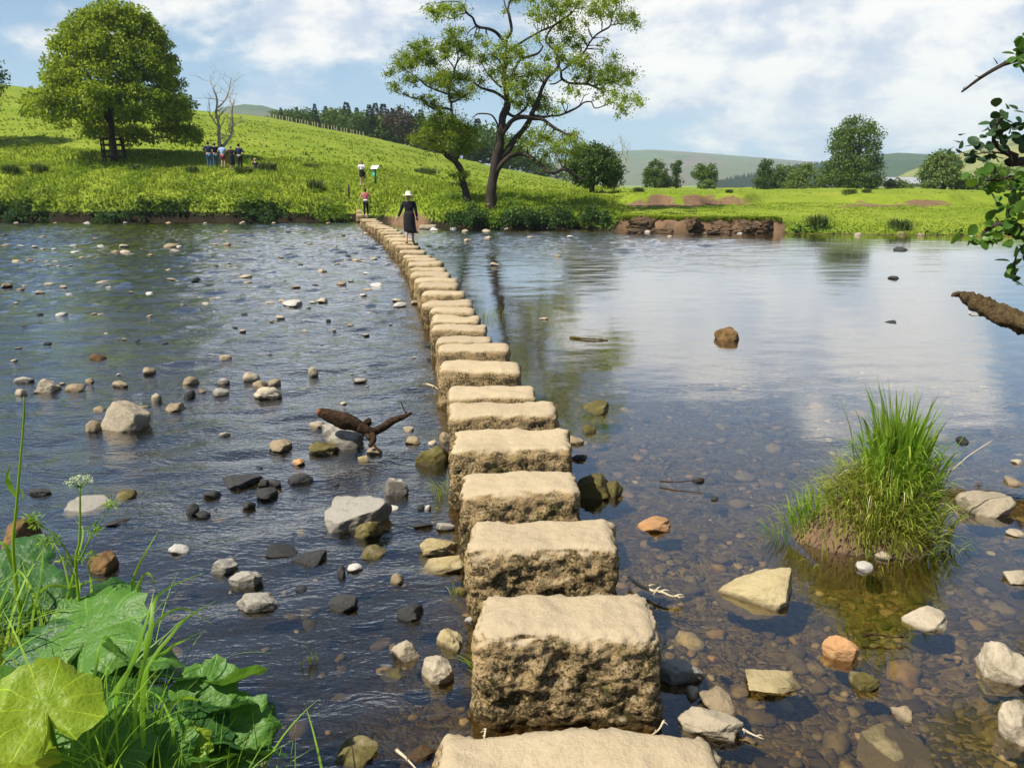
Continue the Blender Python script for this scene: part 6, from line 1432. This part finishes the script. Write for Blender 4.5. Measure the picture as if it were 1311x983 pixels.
leaf_obj("flower_head", (V, F), plain("umbel_white", (.55, .62, .38), .7), um)
C = np.array([q(143, 645)[:], q(120, 680)[:], q(46, 668)[:], q(40, 662)[:], q(60, 692)[:], q(70, 690)[:], q(84, 716)[:], q(110, 712)[:]]); 
for c in C:
    V, F = clump_leaves(c[None], np.full(1, .032), np.full(1, 40), .03, .6, .1, .25); leaf_obj("leaf", (V, F), M["tuss"], um)

# ------------------------------------------------------------------ riverside tree whose branches hang in from the near bank
tb = Vector((8.2, 6.2, gz(8.2, 6.2))); rt = empty("riverside_tree", tb); tag(rt, "riverside tree outside the view whose leafy twigs and a bare branch hang into it", "tree")
g = Geo(); tw = lambda p: p - tb
g.tube(smooth_path([(0, 0, -.2), (-.1, 0, 1), (-.2, -.05, 2.2), (-.1, .1, 4), (.1, .3, 6.5)], 5), list(np.linspace(.24, .07, 21)), 10, wob=.3)
A0 = atY(1231, 118, 5.4); A1 = atY(1258, 98, 5.3); A2 = atY(1290, 80, 5.2); A3 = atY(1316, 70, 5.15)
g.tube(smooth_path([tw(q_) for q_ in (A0, A1, A2, A3, Vector((4.6, 5.3, 3.9)), Vector((6.2, 5.7, 3.7)), Vector((8.0, 6.2, 3.2)))], 5), [.006, .008, .009, .010, .011, .012, .012, .013, .013, .014, .015, .015, .016, .016] + list(np.linspace(.017, .07, 17)), 6, wob=.3)
for a_, b_ in (((1256, 99), (1248, 97)), ((1277, 82), (1272, 74)), ((1233, 114), (1236, 111))): g.tube([tw(atY(*a_, 5.3)), tw(atY(*b_, 5.3))], [.004, .0015], 4)
def twg(P, r): g.tube(smooth_path([tw(p) for p in P], 4), list(np.linspace(r[0], r[1], (len(P) - 1) * 4 + 1)), 5)
twg([Vector((7.9, 6.2, 2.6)), Vector((5.6, 5.6, 3.0)), atY(1330, 205, 5.1), atY(1300, 200, 5.0), atY(1272, 180, 5.0), atY(1283, 140, 5.0)], (.05, .003))
twg([atY(1300, 200, 5.0), atY(1270, 195, 5.0), atY(1240, 198, 5.0), atY(1224, 190, 5.0)], (.006, .002)); twg([atY(1283, 168, 5.0), atY(1296, 160, 5.0), atY(1312, 158, 5.0)], (.004, .002))
twg([Vector((7.9, 6.2, 2.2)), Vector((5.4, 5.2, 2.6)), atY(1335, 230, 4.8), atY(1300, 228, 4.8), atY(1262, 232, 4.8)], (.05, .003)); twg([Vector((7.9, 6.2, 1.9)), Vector((5.4, 5.2, 2.2)), atY(1330, 300, 4.8), atY(1295, 285, 4.8), atY(1262, 295, 4.8), atY(1258, 312, 4.8)], (.05, .002))
twg([atY(1330, 300, 4.8), atY(1305, 320, 4.8), atY(1298, 345, 4.8), atY(1305, 360, 4.8)], (.008, .002)); twg([atY(1295, 285, 4.8), atY(1290, 262, 4.8), atY(1300, 255, 4.8)], (.004, .002))
limb_ends = [(7.2, 8.6, 5.2), (6.2, 7.2, 6.6), (8.8, 8.4, 7.4), (9.6, 5.6, 6.4), (7.6, 4.2, 6.8), (10.0, 7.6, 5.6), (7.4, 9.8, 5.8), (8.6, 10.8, 5.2), (9.6, 11.6, 5.6), (6.8, 5.8, 7.6)]
for e in limb_ends: twg([tb + Vector((-.1, .05, 2.6)), tb.lerp(Vector(e), .5) + Vector((0, 0, 2.2)), Vector(e)], (.09, .015))
g.build("trunk", M["bark"], rt)
def spray(pts, per, L, m, nm, rad=.11):
    C = np.array([tw(atY(u, v, Y))[:] for u, v, Y in pts]); n = len(C) * per
    idx = np.repeat(np.arange(len(C)), per); d = rng.normal(0, 1, (n, 3)); P = C[idx] + d * rad * np.array([.55, .8, .45])
    T = np.c_[rng.normal(0, .7, (n, 2)), rng.normal(-.45, .5, n)]; N = np.c_[rng.normal(0, .5, (n, 2)), np.ones(n)]; N[:, 1] -= .5
    l = L * rng.uniform(.7, 1.25, n); T = unit(T); B = unit(np.cross(N, T)); N2 = np.cross(T, B)
    out = []
    for f, w in ((0, .12), (.18, .72), (.45, 1.0), (.75, .82), (.97, .3)):      # rounded leaf: 5 stations x 3 points, folded on the midrib
        c = P + T * (l * f)[:, None]; ww = (l * .42 * w)[:, None]
        out += [c - B * ww + N2 * ww * .25, c, c + B * ww + N2 * ww * .25]
    V = np.stack(out, 1).reshape(-1, 3); b0 = np.arange(n)[:, None] * 15
    F = np.concatenate([b0 + np.array([3 * i + j, 3 * i + j + 1, 3 * i + j + 4, 3 * i + j + 3]) for i in range(4) for j in range(2)])
    link(nm, mesh(nm, V, F), rt, [M[m]])
M["spraydark"] = leaf_mat("riverside_leaf_shaded", [(.018, .045, .016), (.03, .065, .022), (.05, .10, .03)], .2, .5, .3)  # shaded copy of the riverside leaf, the shade put into its colour
spray([(1300, 52, 5.1), (1310, 62, 5.1), (1306, 75, 5.1), (1318, 58, 5.1)], 6, .065, "spray", "tip_leaves", .05)
spray([(1283, 140, 5), (1275, 150, 5), (1288, 155, 5), (1292, 148, 5), (1270, 162, 5), (1280, 168, 5), (1290, 170, 5), (1296, 160, 5), (1264, 180, 5), (1284, 182, 5), (1258, 188, 5), (1246, 195, 5), (1236, 190, 5), (1262, 200, 5), (1250, 203, 5), (1226, 188, 5), (1270, 206, 5), (1228, 200, 5), (1308, 180, 5), (1300, 172, 5)], 4, .068, "spraydark", "shaded_leaves", .065)
spray([(1262, 228, 4.8), (1276, 222, 4.8), (1290, 226, 4.8), (1304, 222, 4.8), (1298, 236, 4.8), (1284, 238, 4.8), (1310, 240, 4.8), (1270, 238, 4.8), (1302, 250, 4.8), (1318, 228, 4.8), (1316, 255, 4.8)], 7, .066, "spray", "sunlit_leaves", .075)
spray([(1262, 292, 4.8), (1272, 286, 4.8), (1284, 282, 4.8), (1296, 290, 4.8), (1280, 296, 4.8), (1266, 302, 4.8), (1306, 285, 4.8), (1292, 270, 4.8), (1258, 308, 4.8), (1310, 300, 4.8), (1300, 262, 4.8), (1288, 300, 4.8), (1305, 312, 4.8)], 6, .066, "spray", "lower_leaves", .07)
spray([(1303, 340, 4.8), (1308, 352, 4.8), (1302, 358, 4.8), (1312, 330, 4.8)], 4, .068, "spray", "hanging_leaves", .045)
cc = []
for e in limb_ends:
    for _ in range(13): cc.append((Vector(e) - tb + Vector((rd.gauss(0, .75), rd.gauss(0, .75), rd.gauss(.1, .65))))[:])
cc = np.array([c for c in cc if (c[0] + tb.x) > .66 * (c[1] + tb.y) + 1.1 or (c[2] + tb.z - 2.6) > .27 * (c[1] + tb.y)])
leaf_obj("crown", clump_leaves(cc, np.full(len(cc), .5), np.full(len(cc), 70), .12, .8, .2), M["spray"], rt)
